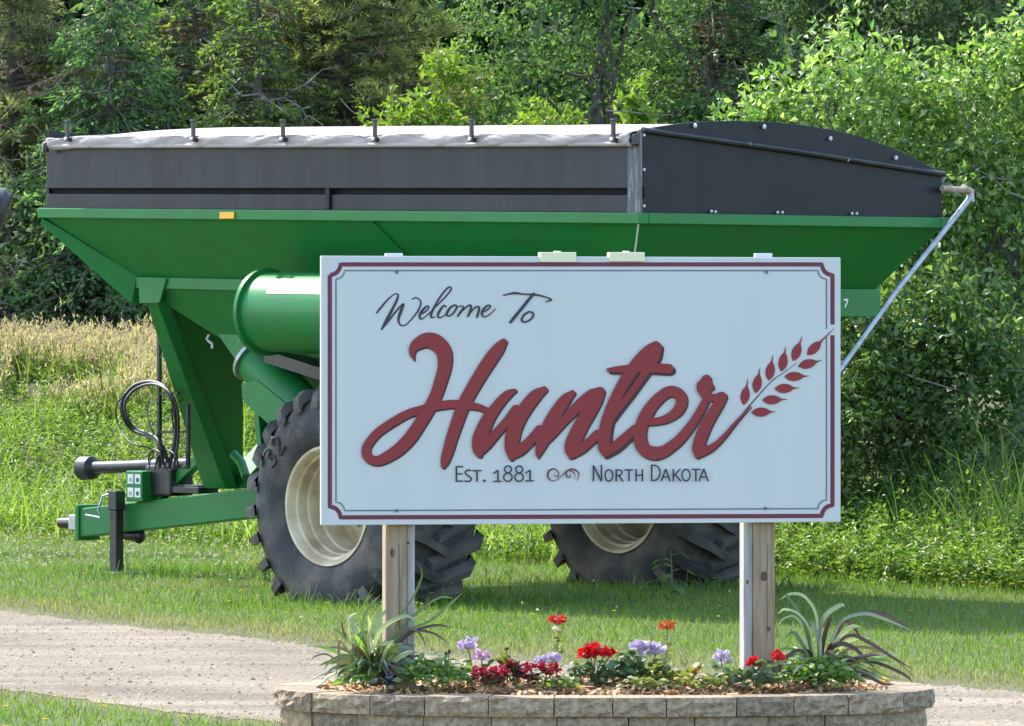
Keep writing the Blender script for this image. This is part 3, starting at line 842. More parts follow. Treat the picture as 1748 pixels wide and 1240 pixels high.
mb = MB(); mb.box((X0 - .06, Y0 - .02, zr0 + .52), (X0 + .0, Y0 + .06, zr0 + .60)); mb.build('tube_end', M['black_metal'], cart, bevel=.006)
# green rim rail
def railbox(a, b, lo, hi, xo, xi):
    m = MB(); m.hexa([(xo, a, lo(a)), (xi, a, lo(a)), (xi, a, hi(a)), (xo, a, hi(a))], [(xo, b, lo(b)), (xi, b, lo(b)), (xi, b, hi(b)), (xo, b, hi(b))]); return m
RL = lambda y: tz(zr0 - .088, y)
RH = lambda y: tz(zr0 - .002, y)
m = railbox(Y0 - .05, FY + .05, RL, RH, X0 - .05, X0 + .06); m.build('rim_rail', M['green'], cart, bevel=.008)
m = railbox(Y0 - .05, FY + .05, RL, RH, BX - .06, BX + .05); m.build('rim_rail', M['green'], cart, bevel=.008)
m = MB(); m.box((X0 + .062, Y0 - .05, zr0 - .088), (BX - .062, Y0 + .06, zr0 - .002)); m.build('rim_rail', M['green'], cart, bevel=.008)
m = MB(); m.box((X0 + .062, FY - .06, RL(FY)), (BX - .062, FY + .05, RH(FY))); m.build('rim_rail', M['green'], cart, bevel=.008)
p = side(388, 368, -.055)
m = MB(); m.box((-.008, -.088, -.028), (.0, .088, .028)); o = m.build('reflector', M['yellow'], cart, bevel=.003); o.location = p
# hopper: four upper slopes, band, lower slopes
zl = side(240, 475, .45).z - SL * LEN + .01        # lower ring height at the rear
INS, INF, INR = .45, .72, .52
INX = .22
U = [(X0 + .0, Y0 + .0), (BX, Y0 + .0), (BX, FY), (X0, FY)]
Lr = [(X0 + INS, Y0 + INR), (BX - INX, Y0 + INR), (BX - INX, FY - INF), (X0 + INS, FY - INF)]
uz = lambda p: (p[0], p[1], tz(zr0 - .085, p[1]))
lz = lambda p: (p[0], p[1], tz(zl, p[1]))
names = ['hopper_slope'] * 4
for i in range(4):
    j = (i + 1) % 4
    a, b, c, d = Vector(uz(U[i])), Vector(uz(U[j])), Vector(lz(Lr[j])), Vector(lz(Lr[i]))
    cen = (a + b + c + d) / 4; n = (b - a).cross(c - a).normalized()
    if n.dot(Vector((0, 0, 3.0)) - cen) < 0: n = -n
    m = MB(); m.hexa([a, b, c, d], [a + n*.02, b + n*.02, c + n*.02, d + n*.02]); m.build('hopper_slope', M['green'], cart)
# stiffener ribs lying on the side slope, flange strip on the front corner
def lerp(a, b, t): return Vector(a) + (Vector(b) - Vector(a)) * t
m = MB()
a, b = Vector(uz(U[3])), Vector(lz(Lr[3]))
m.hexa([a + Vector((-.02, .03, .0)), a + Vector((.05, .03, .0)), a + Vector((.05, .05, -.05)), a + Vector((-.02, .05, -.05))],
       [b + Vector((-.02, .03, .02)), b + Vector((.10, .03, .02)), b + Vector((.10, .10, -.22)), b + Vector((-.02, .10, -.22))])
m.build('corner_flange', M['green'], cart, bevel=.006)
for t in (.42,):
    y = Y0 + LEN * t
    a = Vector((X0, y, tz(zr0 - .09, y))); b = Vector((X0 + INS, y - .25, tz(zl, y)))
    m = MB(); m.bar(a + Vector((-.012, 0, -.01)), b + Vector((-.012, 0, -.01)), .018, .016, (1, 0, 0)); m.build('rib', M['green'], cart)
ay = Y0; m = MB(); a = Vector(uz(U[0])); b = Vector(lz(Lr[0]))
m.tube([a + Vector((-.012, -.012, 0)), b + Vector((-.012, -.012, 0))], .007, 6); m.build('weld_seam', M['white_decal'], cart)
# band frame
bz0, bz1 = zl - .085, zl + .012
m = MB()
x0, x1, y0, y1 = X0 + INS - .03, BX - INX + .03, Y0 + INR - .03, FY - INF + .03
m.hexa([(x0, y0, tz(bz0, y0)), (x0 + .1, y0, tz(bz0, y0)), (x0 + .1, y0, tz(bz1, y0)), (x0, y0, tz(bz1, y0))], [(x0, y1, tz(bz0, y1)), (x0 + .1, y1, tz(bz0, y1)), (x0 + .1, y1, tz(bz1, y1)), (x0, y1, tz(bz1, y1))])
m.build('side_beam', M['green'], cart, bevel=.006)
m = MB(); m.box((x0 + .102, y0, bz0 - .13), (x1, y0 + .04, bz1)); rp = m.build('rear_skirt', M['green'], cart, bevel=.006)
m = MB(); m.box((x0 + .102, y1 - .08, tz(bz0, y1)), (x1, y1, tz(bz1, y1))); m.build('front_beam', M['green'], cart, bevel=.006)
# model figure on the skirt, its end showing beside the board
pz = rear(1450, 517, INR - .03)
def rear_text(px, py): 
    p = rear(px, py, INR - .036); return p.x, p.z
V7 = [[(1441, 512, 2.6), (1448, 512, 2.6)], [(1448, 512, 2.6), (1443, 525, 2.6)]]
mb = MB()
for s in V7:
    a = Vector((rear_text(*s[0][:2])[0], 0, rear_text(*s[0][:2])[1])); b = Vector((rear_text(*s[1][:2])[0], 0, rear_text(*s[1][:2])[1]))
    d = (b - a).normalized(); n = Vector((-d.z, 0, d.x)) * .007
    y = y0 - .003
    mb.slab([(a.x - n.x, y, a.z - n.z), (b.x - n.x, y, b.z - n.z), (b.x + n.x, y, b.z + n.z), (a.x + n.x, y, a.z + n.z)], (0, .002, 0))
mb.build('model_figure', M['white_decal'], rp)
# lower hopper (two slopes meeting low in the middle)
LL = [(X0 + INS + .95, Y0 + 1.9), (BX - INS - .95, Y0 + 1.9), (BX - INS - .95, Y0 + 4.3), (X0 + INS + .95, Y0 + 4.3)]
llz = lambda p: (p[0], p[1], 1.25)
for i in range(4):
    j = (i + 1) % 4
    a, b, c, d = Vector((*Lr[i], tz(bz0, Lr[i][1]))), Vector((*Lr[j], tz(bz0, Lr[j][1]))), Vector(llz(LL[j])), Vector(llz(LL[i]))
    cen = (a + b + c + d) / 4; n = (b - a).cross(c - a).normalized()
    if n.dot(Vector((0, 0, 3.0)) - cen) < 0: n = -n
    m = MB(); m.hexa([a, b, c, d], [a + n*.02, b + n*.02, c + n*.02, d + n*.02]); m.build('hopper_floor', M['green'], cart)
# front corner gusset plate
gp = [side(235, 473, INS - .05), side(284, 475, INS - .05), side(272, 517, INS - .05), side(238, 518, INS - .05)]
m = MB(); m.slab(gp, (.02, 0, 0)); m.build('gusset', M['green'], cart, bevel=.004)
# leg from the gusset down to the drawbar, with the dark bulkhead sheet behind it
TX = 1.92 - 1.78
def mid(px, py, v=1.92): return side(px, py, v)
lt_ = side(262, 516, INS + .0); lb_ = mid(375, 834)
m = MB()
lw = .20
d = (lb_ - lt_).normalized()
m.hexa([lt_ + Vector((-.02, -lw*.35, 0)), lt_ + Vector((.12, -lw*.35, 0)), lt_ + Vector((.12, lw*.35, 0)), lt_ + Vector((-.02, lw*.35, 0))],
       [lb_ + Vector((-.06, -lw*.75, 0)), lb_ + Vector((.08, -lw*.75, 0)), lb_ + Vector((.08, lw*.75, 0)), lb_ + Vector((-.06, lw*.75, 0))])
m.build('front_leg', M['green'], cart, bevel=.01)
# bulkhead sheet across the cart behind the leg, its rear face in the shade
bn = (lb_ - lt_).cross(Vector((1, 0, 0))).normalized()
def on_bulk(px, py):
    c, sn = math.cos(CA), math.sin(CA)
    nw = Vector((c * bn.x - sn * bn.y, sn * bn.x + c * bn.y, bn.z))
    pw_ = CO + Vector((c * lt_.x - sn * lt_.y, sn * lt_.x + c * lt_.y, lt_.z))
    w = on_plane(px, py, pw_, nw) - Vector(CO)
    return Vector((c * w.x + sn * w.y, -sn * w.x + c * w.y, w.z))
m = MB()
m.slab([lt_ + Vector((.13, .0, .03)), lb_ + Vector((.085, 0, 0)), on_bulk(413, 833), on_bulk(413, 560), on_bulk(330, 500)], bn * .015)
m.build('bulkhead', M['green'], cart)
mm_ = MB()   # right-hand leg, mirrored behind
rt_ = Vector((2*TX - lt_.x, lt_.y, lt_.z))
mm_.hexa([rt_ + Vector((-.12, -lw*.35, 0)), rt_ + Vector((.02, -lw*.35, 0)), rt_ + Vector((.02, lw*.35, 0)), rt_ + Vector((-.12, lw*.35, 0))],
         [lb_ + Vector((.09, -lw*.75, 0)), lb_ + Vector((.22, -lw*.75, 0)), lb_ + Vector((.22, lw*.75, 0)), lb_ + Vector((.09, lw*.75, 0))])
mm_.build('front_leg', M['green'], cart, bevel=.01)
# drawbar: a tapering box from the axle to the hitch
ha = [mid(150, 868), mid(150, 917)]; hb = [mid(430, 835), mid(430, 888)]
m = MB()
hw = .11
dd = hb[0] - ha[0]; ext = dd * 1.35
m.hexa([ha[0] + Vector((-hw, 0, 0)), ha[0] + Vector((hw, 0, 0)), ha[1] + Vector((hw, 0, 0)), ha[1] + Vector((-hw, 0, 0))],
       [ha[0] + ext + Vector((-hw, 0, 0)), ha[0] + ext + Vector((hw, 0, 0)), ha[1] + ext + Vector((hw, 0, 0)), ha[1] + ext + Vector((-hw, 0, 0))])
drawbar = m.build('drawbar', M['green'], cart, bevel=.012)
tb = mid(262, 858); tt = mid(342, 783)
m = MB(); m.bar(tb, tt, .09, .09); m.build('brace', M['green'], cart, bevel=.006)
m = MB(); m.box((-hw - .02, -.02, -.03), (hw + .02, .03, .29)); o = m.build('hitch_plate', M['green'], cart, bevel=.005); o.location = ha[1]
m = MB()
hp = mid(140, 893)
m.box((-.10, -.06, -.07), (.10, .10, .07)); m.ball((0, .08, 0), .07, .08, .075)
o = m.build('hitch', M['grey_metal'], cart, bevel=.01); o.location = mid(143, 892)
m = MB(); m.tube([(0, 0, 0), (0, .22, -.005)], [.055, .045], 10); o = m.build('hitch_eye', M['black_metal'], cart, smooth=40); o.location = mid(130, 893)
# jack stand
jv = 1.92 - .11 - .09
jt, jb = side(199, 838, jv), side(200, 976, jv)
m = MB(); m.box((-.045, -.045, 0), (.045, .045, jt.z - .17)); m.box((-.055, -.055, jt.z - .17), (.055, .055, jt.z)); jack = m.build('jack', M['black_metal'], cart, bevel=.006); jack.location = (jt.x, jt.y, 0)
jack.data.transform(Matrix.Translation((0, 0, 0.0)))
m = MB(); m.box((-.036, -.036, .03), (.036, .036, .26)); o = m.build('jack_leg', M['grey_metal'], jack); o.location = (0, 0, -.02)
m = MB(); m.box((-.10, -.10, 0), (.10, .10, .02)); o = m.build('jack_foot', M['grey_metal'], jack); o.location = (0, 0, 0.004)
hz = jt.z
m = MB(); m.tube([(-.02, .02, hz - .02), (-.06, .12, hz - .05), (-.08, .16, hz - .18), (-.10, .10, hz - .24), (-.12, .28, hz - .22)], .012, 6); m.build('crank_handle', M['grey_metal'], jack, smooth=50)
m = MB(); m.tube([(0, 0, 0), (0, -.16, -.01)], .05, 10); m.ball((0, -.2, -.01), .06, .06, .07); o = m.build('drawbar_pin', M['black_metal'], cart, smooth=40); o.location = mid(212, 912)
# drive shaft with its bell guard
pa, pb = mid(160, 799, 1.95), mid(330, 792, 1.95)
m = MB(); m.tube([pa, lerp(pa, pb, .35), pb], [.058, .054, .054], 12)
shaft = m.build('drive_shaft', M['rubber'], cart, smooth=40)
d = (pb - pa).normalized()
m = MB(); m.tube([pa - d*.16, pa - d*.15, pa - d*.02, pa + d*.02], [.098, .110, .105, .06], 14); m.build('bell_guard', M['rubber'], shaft, smooth=40)
# decal box
bp_ = mid(246, 852, 1.83)
m = MB(); m.box((-.12, -.11, -.02), (.12, .11, .25)); bx = m.build('gear_box', M['green'], cart, bevel=.01); bx.location = bp_
bx2 = mid(285, 846, 1.95)
m = MB(); m.box((-.14, -.20, 0), (.14, .14, .27)); o = m.build('gear_cover', M['black_metal'], cart, bevel=.02); o.location = bx2
for (yy, zz, ww, hh) in ((.045, .18, .075, .085), (-.05, .18, .075, .085), (.045, .06, .075, .085), (-.05, .06, .075, .085)):
    m = MB(); m.box((-.1225, yy - ww/2, zz - hh/2), (-.1205, yy + ww/2, zz + hh/2)); dl = m.build('warning_decal', M['white_decal'], bx)
    m = MB(); m.box((-.1240, yy - ww*.25, zz - hh*.3), (-.1228, yy + ww*.22, zz + hh*.12)); m.build('decal_picture', M['rust'] if yy > 0 else M['black_metal'], bx)
bt = mid(330, 842, 1.95)
m = MB(); m.box((-.12, -.20, 0), (.12, .20, .06)); m.box((-.10, -.17, .06), (.10, .17, .075)); o = m.build('manual_box', M['black_metal'], cart, bevel=.01); o.location = bt
# ladder
m = MB(); la, lb2 = side(272, 512, 1.05), side(272, 800, 1.05)
lA = MB(); lA.bar(la, lb2, .035, .035, (0, 1, 0)); lad = lA.build('ladder', M['black_metal'], cart, bevel=.004)
ra, rb = side(321, 690, 1.05), side(321, 800, 1.05)
lA = MB(); lA.bar(ra, rb, .03, .03, (0, 1, 0)); lA.build('rail', M['black_metal'], lad)
for yy, xx in ((609, 294), (672, 305), (738, 321), (800, 321)):
    lA = MB(); lA.bar(side(273, yy, 1.05), side(xx, yy - 1, 1.05), .022, .022); lA.build('rung', M['black_metal'], lad)
# hydraulic hoses coiled on the ladder
def hose(pts, r, v=1.0, w=.05):
    P = [side(x, y, v + w * math.sin(i * 1.7)) for i, (x, y) in enumerate(pts)]
    C = [Vector(c) for c in catmull([tuple(p) for p in P], 5)]
    m = MB(); m.tube(C, r, 7); m.build('hose', M['rubber'], cart, smooth=60)
hose([(288,800),(300,745),(298,700),(285,665),(258,652),(228,660),(209,685),(211,712),(228,735),(255,745),(275,760),(288,790)], .019)
hose([(296,800),(304,750),(303,700),(290,670),(262,656),(232,664),(214,686),(216,712),(232,732),(258,742),(272,756),(280,795)], .013, .96)
hose([(255,790),(262,775),(252,764),(225,757),(206,735),(198,710),(200,690),(214,672)], .007, .94)
hose([(268,690),(255,685),(252,710),(262,740),(275,760),(282,780),(284,805)], .006, 1.02)
hose([(255,800),(254,780),(262,768),(275,775),(280,795),(292,805)], .010, .93)
hose([(305,800),(300,760),(293,700),(300,690),(312,682)], .007, 1.06)
hose([(264,802),(270,780),(285,770),(300,778),(305,800)], .009, .98)
# unloading auger tube lying along the side, with end ring
ax_v = .04
tA = side(456, 533, ax_v); tB = side(640, 536, ax_v)
dirn = (tB - tA).normalized()
rad = .326
m = MB()
m.lathe([(0, rad - .015), (0, rad), (3.0, rad), (3.0, .001)], 56)
def along(dirv, base):
    ex = dirv; ez = Vector((0, 0, 1)); ey = ez.cross(ex).normalized(); ez = ex.cross(ey)
    return lambda q: base + ex * q.x + ey * q.y + ez * q.z
m.move(along(dirn, tA)); aug = m.build('auger_tube', M['green'], cart, smooth=40)
m = MB(); m.lathe([(-.02, rad - .05), (-.02, rad + .035), (.02, rad + .035), (.02, rad - .05)], 56, closed=True); m.move(along(dirn, tA)); m.build('end_ring', M['green'], aug, smooth=40)
m = MB(); m.lathe([(0.03, .0005), (0.03, rad - .012)], 48); m.move(along(dirn, tA)); m.build('end_plate', M['green'], aug)
# white label on the tube
mf = along(dirn, tA)
V = []; nseg = 5
for i in range(2):
    for k in range(nseg):
        a = math.radians(28 + 11 * k / (nseg - 1)); xx = .30 + 1.2 * i
        # y axis of the tube frame points away from or towards us: use the side facing us
        V.append(mf(Vector((xx, math.cos(a) * (rad + .003), math.sin(a) * (rad + .003)))))
lab = [tuple(v) for v in V]
if lab[0][0] > tA.x:   # wrong flank: mirror to the flank facing us
    V = []
    for i in range(2):
        for k in range(nseg):
            a = math.radians(180 - 28 - 11 * k / (nseg - 1)); xx = .30 + 1.2 * i
            V.append(mf(Vector((xx, math.cos(a) * (rad + .003), math.sin(a) * (rad + .003)))))
mesh_obj('label_strip', V, [(k, k + 1, nseg + k + 1, nseg + k) for k in range(nseg - 1)], M['white_decal'], aug)
# lower auger joint: bracket plate, collar ring and the tube going down behind the wheel
sv = .62
m = MB(); m.slab([side(371, 570, sv - .12), side(412, 572, sv - .12), side(448, 590, sv - .12), side(420, 634, sv - .12), side(398, 610, sv - .12)], (.03, 0, 0)); m.build('hinge_plate', M['green'], cart, bevel=.006)
cA = side(437, 614, sv); cB = side(545, 730, sv)
dr = (cB - cA).normalized(); r2 = .19
m = MB(); m.lathe([(0, r2 - .03), (0, r2), (1.0, r2), (1.0, .001)], 36); m.move(along(dr, cA)); lau = m.build('lower_auger', M['green'], cart, smooth=40)
m = MB(); m.lathe([(-.02, r2 - .04), (-.02, r2 + .03), (.012, r2 + .03), (.012, r2 - .04)], 36, closed=True); m.move(along(dr, cA)); m.build('collar', M['grey_metal'], lau, smooth=40)
m = MB(); m.lathe([(.10, .0005), (.10, r2 - .02)], 30); m.move(along(dr, cA)); m.build('bore', M['black_metal'], lau)
m = MB(); m.slab([side(412, 655, sv - .2), side(440, 650, sv - .2), side(500, 700, sv - .2), side(500, 760, sv - .2), side(430, 700, sv - .2), side(413, 680, sv - .2)], (.03, 0, 0)); m.build('side_plate', M['green'], cart, bevel=.005)
m = MB(); m.bar(side(445, 690, .8), side(455, 800, .8), .12, .05); m.build('strut', M['green'], cart)
m = MB(); m.bar(side(415, 575, .3), side(560, 600, .3), .10, .12); m.build('cradle', M['green'], cart, bevel=.006)
m = MB(); m.bar(side(470, 608, .5), side(600, 650, .5), .25, .10); m.build('undertray', M['black_metal'], cart)
# white hook and chain hanging beside the leg
hk = side(357, 583, .9)
m = MB(); m.tube([hk + Vector((0, 0, .06)), hk + Vector((0, .03, .02)), hk, hk + Vector((0, -.04, -.02)), hk + Vector((0, -.04, -.06))], .012, 6); m.build('hook', M['white_decal'], cart, smooth=50)
m = MB(); m.tube([hk + Vector((0, 0, .06)), hk + Vector((0, 0, .30))], .007, 5); m.build('chain', M['black_metal'], cart)
m = MB(); m.tube([side(398, 775, 1.5), side(412, 790, 1.5), side(420, 815, 1.4)], .04, 6); m.build('hydraulic_fitting', M['green'], cart, smooth=40)
# frame and axle under the tank
m = MB(); m.box((X0 + .5, -.12, .66), (X0 + 3.9, .12, .90)); m.build('axle', M['black_metal'], cart, bevel=.01)
m = MB(); m.box((TX - .12, -1.6, .80), (TX + .12, 2.2, 1.10)); m.build('frame_rail', M['black_metal'], cart)
for sx in (-.75, .75):
    m = MB(); m.bar((TX + sx, 0, .88), (TX + sx * 1.0, 0, 1.9), .16, .3, (0, 1, 0)); m.build('axle_post', M['black_metal'], cart)
# white tarp crank: short stub at the rear right corner and the long rod leaning down to the left
cs0, cs1 = rear(1608, 322, -.06), rear(1648, 325, -.06)
m = MB(); m.tube([cs0, cs1], .024, 8); crank = m.build('crank_stub', M['rust'], cart, smooth=40)
m = MB(); m.tube([cs1 + Vector((-.03, 0, .02)), cs1 + Vector((.06, 0, -.01)), cs1 + Vector((.04, -.02, -.10))], .034, 8); m.build('crank_joint', M['rust'], cart, smooth=40)
e = rear(1405, 672, -.5)
m = MB(); m.tube([cs1 + Vector((.04, -.02, -.06)), lerp(cs1, e, .5) + Vector((0, -.02, 0)), e], [.024, .021, .021], 8); m.build('crank_rod', M['grey_metal'], cart, smooth=40)

# wheels
RT, WT = .985, .98
def tyre_profile():
    half = [(.10, .475), (.055, .50), (.012, .56), (-.012, .65), (.0, .74), (.03, .82), (.075, .872), (.12, .89), (.30, .90)]
    return half + [(WT - x, r) for x, r in reversed(half)]
def make_wheel(name, px_v, cy, cz, dish):
    w = empty(name, (X0 + px_v, cy, cz), 0, cart)
    tilt = random.Random(int(px_v * 100)).uniform(0, .2)
    def squash(p):
        z = p.z; lim = -cz - .035
        if z < lim + .12:
            k = max(0, min(1, (lim + .12 - z) / .24))
            z2 = max(z, lim)
            out = -1 if p.x < WT / 2 else 1
            return Vector((p.x + out * .05 * k * min(1, abs(p.x - WT/2) * 2.2), p.y, z2))
        return p
    m = MB(); m.lathe(tyre_profile(), 72); m.move(squash); ty = m.build('tyre', M['tyre'], w, smooth=40)
    nl = 24
    for s in range(2):
        for k in range(nl):
            t0 = 2 * math.pi * (k + .5 * s) / nl + tilt
            path = [(-.012, -.004, .80, .845), (.012, .004, .85, .928), (.075, .03, .885, RT - .004), (.28, .10, .893, RT), (.56, .225, .893, RT)]
            V = []
            hwid = .036
            for (x, dt, r0, r1) in path:
                xx = x if s == 0 else WT - x
                for rr, hw_ in ((r0, hwid * 1.25), (r1, hwid)):
                    for sg_ in (-1, 1):
                        a = t0 + dt + sg_ * hw_ / rr
                        V.append(squash(Vector((xx, rr * math.cos(a), rr * math.sin(a)))))
            Fc = []
            for i in range(len(path) - 1):
                a = i * 4; b = a + 4
                Fc += [(a+2, a+3, b+3, b+2), (a, a+2, b+2, b), (a+3, a+1, b+1, b+3)]
            Fc += [(0, 1, 3, 2), (16, 18, 19, 17)]
            if s == 1: Fc = [tuple(reversed(f)) for f in Fc]
            mesh_obj('lug', V, Fc, M['lug'], w, out=True)
    prof = [(.085, .475), (.060, .492), (.045, .490), (.050, .468), (.075, .452), (.115, .440), (.125, .418), (.165, .412), (.215, .408), (.225, .392), (.275, .386), (.33, .384), (.34, .368), (.42, .362), (.55, .36), (.56, .372), (.90, .40), (.935, .49)]
    m = MB(); m.lathe(prof, 64); rm = m.build('rim', M['rim'], w, smooth=28)
    dx = .50 if dish else .56
    m = MB(); m.lathe([(dx + .02, .362), (dx - .02, .30), (dx - .05, .22), (dx - .03, .17), (dx - .03, .0005)], 48); m.build('disc', M['rim'], w, smooth=35)
    m = MB(); m.lathe([(dx - .16, .0005), (dx - .16, .09), (dx - .05, .11), (dx - .03, .14)], 28); m.build('hub', M['rim'], w, smooth=35)
    for k in range(10):
        a = 2 * math.pi * k / 10
        m = MB(); m.lathe([(dx - .075, .0005), (dx - .075, .018), (dx - .04, .018)], 6); m.move(lambda p: p + Vector((0, .17 * math.cos(a), .17 * math.sin(a)))); m.build('wheel_nut', M['grey_metal'], w)
    return w, ty
pc = side(557, 864, .05)
WY, WZ = pc.y, pc.z
w1, ty1 = make_wheel('wheel', 0.0, WY, WZ, True)
w2, ty2 = make_wheel('wheel', 3.40, WY, WZ, True)
# raised size figures "32" on the near sidewall
def tyre_text(strokes, ang, r, size, rot):
    mb = MB()
    for s in strokes:
        pts = [np.array(p, float) for p in catmull([(x, y, 1) for x, y in s], 4)] if len(s) > 2 else [np.array((x, y, 1.)) for x, y in s]
        P = []
        for p in pts:
            x, y = (p[0] - .9) * size, (p[1] - .5) * size
            c, sn = math.cos(rot), math.sin(rot)
            x, y = x * c - y * sn, x * sn + y * c
            yy = -r * math.cos(ang) * -1 + 0; 
            P.append(Vector((-.018, r * math.cos(ang) - x, r * math.sin(ang) + y)))
        mb.tube(P, .0125, 5)
    mb.build('size_figures', M['rubber'], w1)
three = [(0.0, .95), (.45, .98), (.55, .75), (.22, .55), (.58, .35), (.45, .03), (0.0, .08)]
two = [(.95, .78), (1.15, 1.0), (1.5, .85), (1.35, .5), (.95, .03), (1.6, .03)]
a0 = side(472, 768, 0)
tyre_text([three, two], math.atan2(a0.z - WZ, a0.y - WY), math.hypot(a0.z - WZ, a0.y - WY), .15, math.radians(48))

# dark thing cut by the left edge: the rubber end of another auger
sp = tag(empty('auger_spout', at(-60, 520, 56) * 1.0), 'black rubber auger spout cut off by the left edge above the bushes', 'auger spout')
sp.location = (at(-60, 520, 56).x, 56, 0)
bz_ = float(gz(sp.location.x, 56))
e0 = at(-6, 362, 56); 
m = MB(); base = Vector((e0.x - sp.location.x, 0, e0.z))
m.tube([base + Vector((-.45, 0, .06)), base + Vector((-.2, 0, .03)), base + Vector((.06, 0, -.0)), base + Vector((.095, 0, -.01))], [.20, .235, .235, .19], 22); m.build('boot', M['rubber'], sp, smooth=40)
m = MB(); m.tube([base + Vector((-.45, 0, .06)), base + Vector((-4.2, 0, -1.2))], .17, 16); m.build('tube', M['green'], sp, smooth=40)
m = MB(); m.tube([base + Vector((-2.2, 0, -.45)), (base.x - 2.2, 0, float(gz(sp.location.x + base.x - 2.2, 56)))], .06, 8); m.tube([base + Vector((-3.9, 0, -1.1)), (base.x - 3.9, 0, float(gz(sp.location.x + base.x - 3.9, 56)))], .06, 8); m.build('support_leg', M['green'], sp, smooth=40)

# ---------------------------------------------------------------- vegetation helpers
def norm(a): return a / (np.linalg.norm(a, axis=-1, keepdims=True) + 1e-9)
def rand_dirs(rng, n): return norm(rng.normal(size=(n, 3)))

def leaf_mesh(C, D, N, l, w, fold=0.25):
    """diamond leaves folded along the midrib: C base, D pointing direction, N face normal, l, w lengths. 4 verts, 2 tris"""
    n = len(C); S_ = norm(np.cross(D, N)); Nn = np.cross(S_, D)
    l = np.broadcast_to(l, (n,))[:, None]; w = np.broadcast_to(w, (n,))[:, None]
    base = C; tip = C + D * l - Nn * l * .12
    m1 = C + D * l * .45 + S_ * w * .5 + Nn * w * fold
    m2 = C + D * l * .45 - S_ * w * .5 + Nn * w * fold
    V = np.stack([base, m1, tip, m2], 1).reshape(-1, 3)
    I = np.arange(n) * 4
    T = np.concatenate([np.stack([I, I+1, I+2], -1), np.stack([I, I+2, I+3], -1)])
    return V, T

def clump_leaves(rng, blobs, n_cl, per, l, w, clr=.28, shell=.55, up=.35):
    """leaf sprays spread through the outer part of a few ellipsoids. blobs: (x, y, z, rx, ry, rz, weight)"""
    B = np.array(blobs, float)
    pr = B[:, 6] / B[:, 6].sum()
    k = rng.choice(len(B), n_cl, p=pr)
    d = rand_dirs(rng, n_cl); r = rng.uniform(shell ** 3, 1, n_cl) ** (1/3)
    r *= 1 + .14 * np.sin(d[:, 0] * 5 + k) * np.sin(d[:, 2] * 6 + 2 * k) + rng.normal(0, .05, n_cl)
    cc = B[k, :3] + d * r[:, None] * B[k, 3:6]
    ax = norm(d * .8 + rng.normal(0, .45, (n_cl, 3)) + np.array([0, 0, .25]))     # each spray has a twig direction
    i = np.repeat(np.arange(n_cl), per); n = len(i)
    t = rng.uniform(-1, 1, n)
    off = ax[i] * (t * clr)[:, None] + rng.normal(0, clr * .30, (n, 3))
    C = cc[i] + off
    D = norm(ax[i] * .6 + norm(rng.normal(size=(n, 3))) * .8 + np.array([0, 0, -.15]))
    Nn = norm(np.array([0, 0, 1.0]) * up + d[i] * .35 + rng.normal(0, .55, (n, 3)))
    s = rng.uniform(.45, 1.35, n)
    return leaf_mesh(C, D, Nn, l * s, w * s * rng.uniform(.8, 1.2, n)), cc, ax

def twig_mesh(rng, starts, ends, r0, bend=.08, seg=3):
    mb = MB()
    for a, b in zip(starts, ends):
        a = Vector(a); b = Vector(b); L_ = (b - a).length
        pts = [a.lerp(b, t / seg) + Vector(rng.normal(0, bend * L_ * .5, 3)) * (1 if 0 < t < seg else 0) for t in range(seg + 1)]
        r = r0 * rng.uniform(.6, 1.3)
        mb.tube(pts, [r * (1 - .7 * t / seg) for t in range(seg + 1)], 5, caps=False)
    return mb

def deciduous(name, label, cat, base, blobs, leafmat, n_cl, per, l, w, trunk_h, trunk_r, seed, group=None, clr=.28, shell=.5, bare=0, limbs=10):
    rng = np.random.default_rng(seed)
    t = tag(empty(name, base), label, cat, group)
    bl = np.array(blobs, float)
    (V, T), cc, ax = clump_leaves(rng, blobs, n_cl, per, l, w, clr, shell)
    keep = V.reshape(-1, 4, 3)[:, :, 2].min(1) > 0.02
    kk = np.repeat(keep, 4); idx = np.cumsum(kk) - 1
    Tk = T[kk[T[:, 0]]]; V = V[kk]; Tk = idx[Tk]
    o = tri_obj('crown', V, Tk, leafmat, t); o['kind'] = 'stuff'
    mb = MB()
    sway = rng.normal(0, .05, (5, 2))
    mb.tube([(sway[i, 0]*i, sway[i, 1]*i, trunk_h * i / 4 - (.1 if i == 0 else 0)) for i in range(5)], [trunk_r * (1.25 - .2 * i) for i in range(5)], 9)
    mb.build('trunk', M['bark'], t, smooth=50)
    if limbs:
        pick = rng.choice(len(cc), min(limbs, len(cc)), replace=False)
        st = [(0, 0, trunk_h * rng.uniform(.15, .95)) for _ in pick]
        twig_mesh(rng, st, cc[pick], trunk_r * .42, .10, 4).build('limb', M['bark'], t, smooth=60)
    if bare:
        pick = rng.choice(len(cc), bare); 
        e = cc[pick] + rng.normal(0, .25, (bare, 3)) + np.array([0, -.1, 0]); s = e + norm(rng.normal(size=(bare, 3)) * np.array([1, .5, .6])) * rng.uniform(.3, .9, (bare, 1))
        m = twig_mesh(rng, s, e, .011, .10, 3).build('bare_twig', M['twig'], t); m['kind'] = 'stuff'
    return t

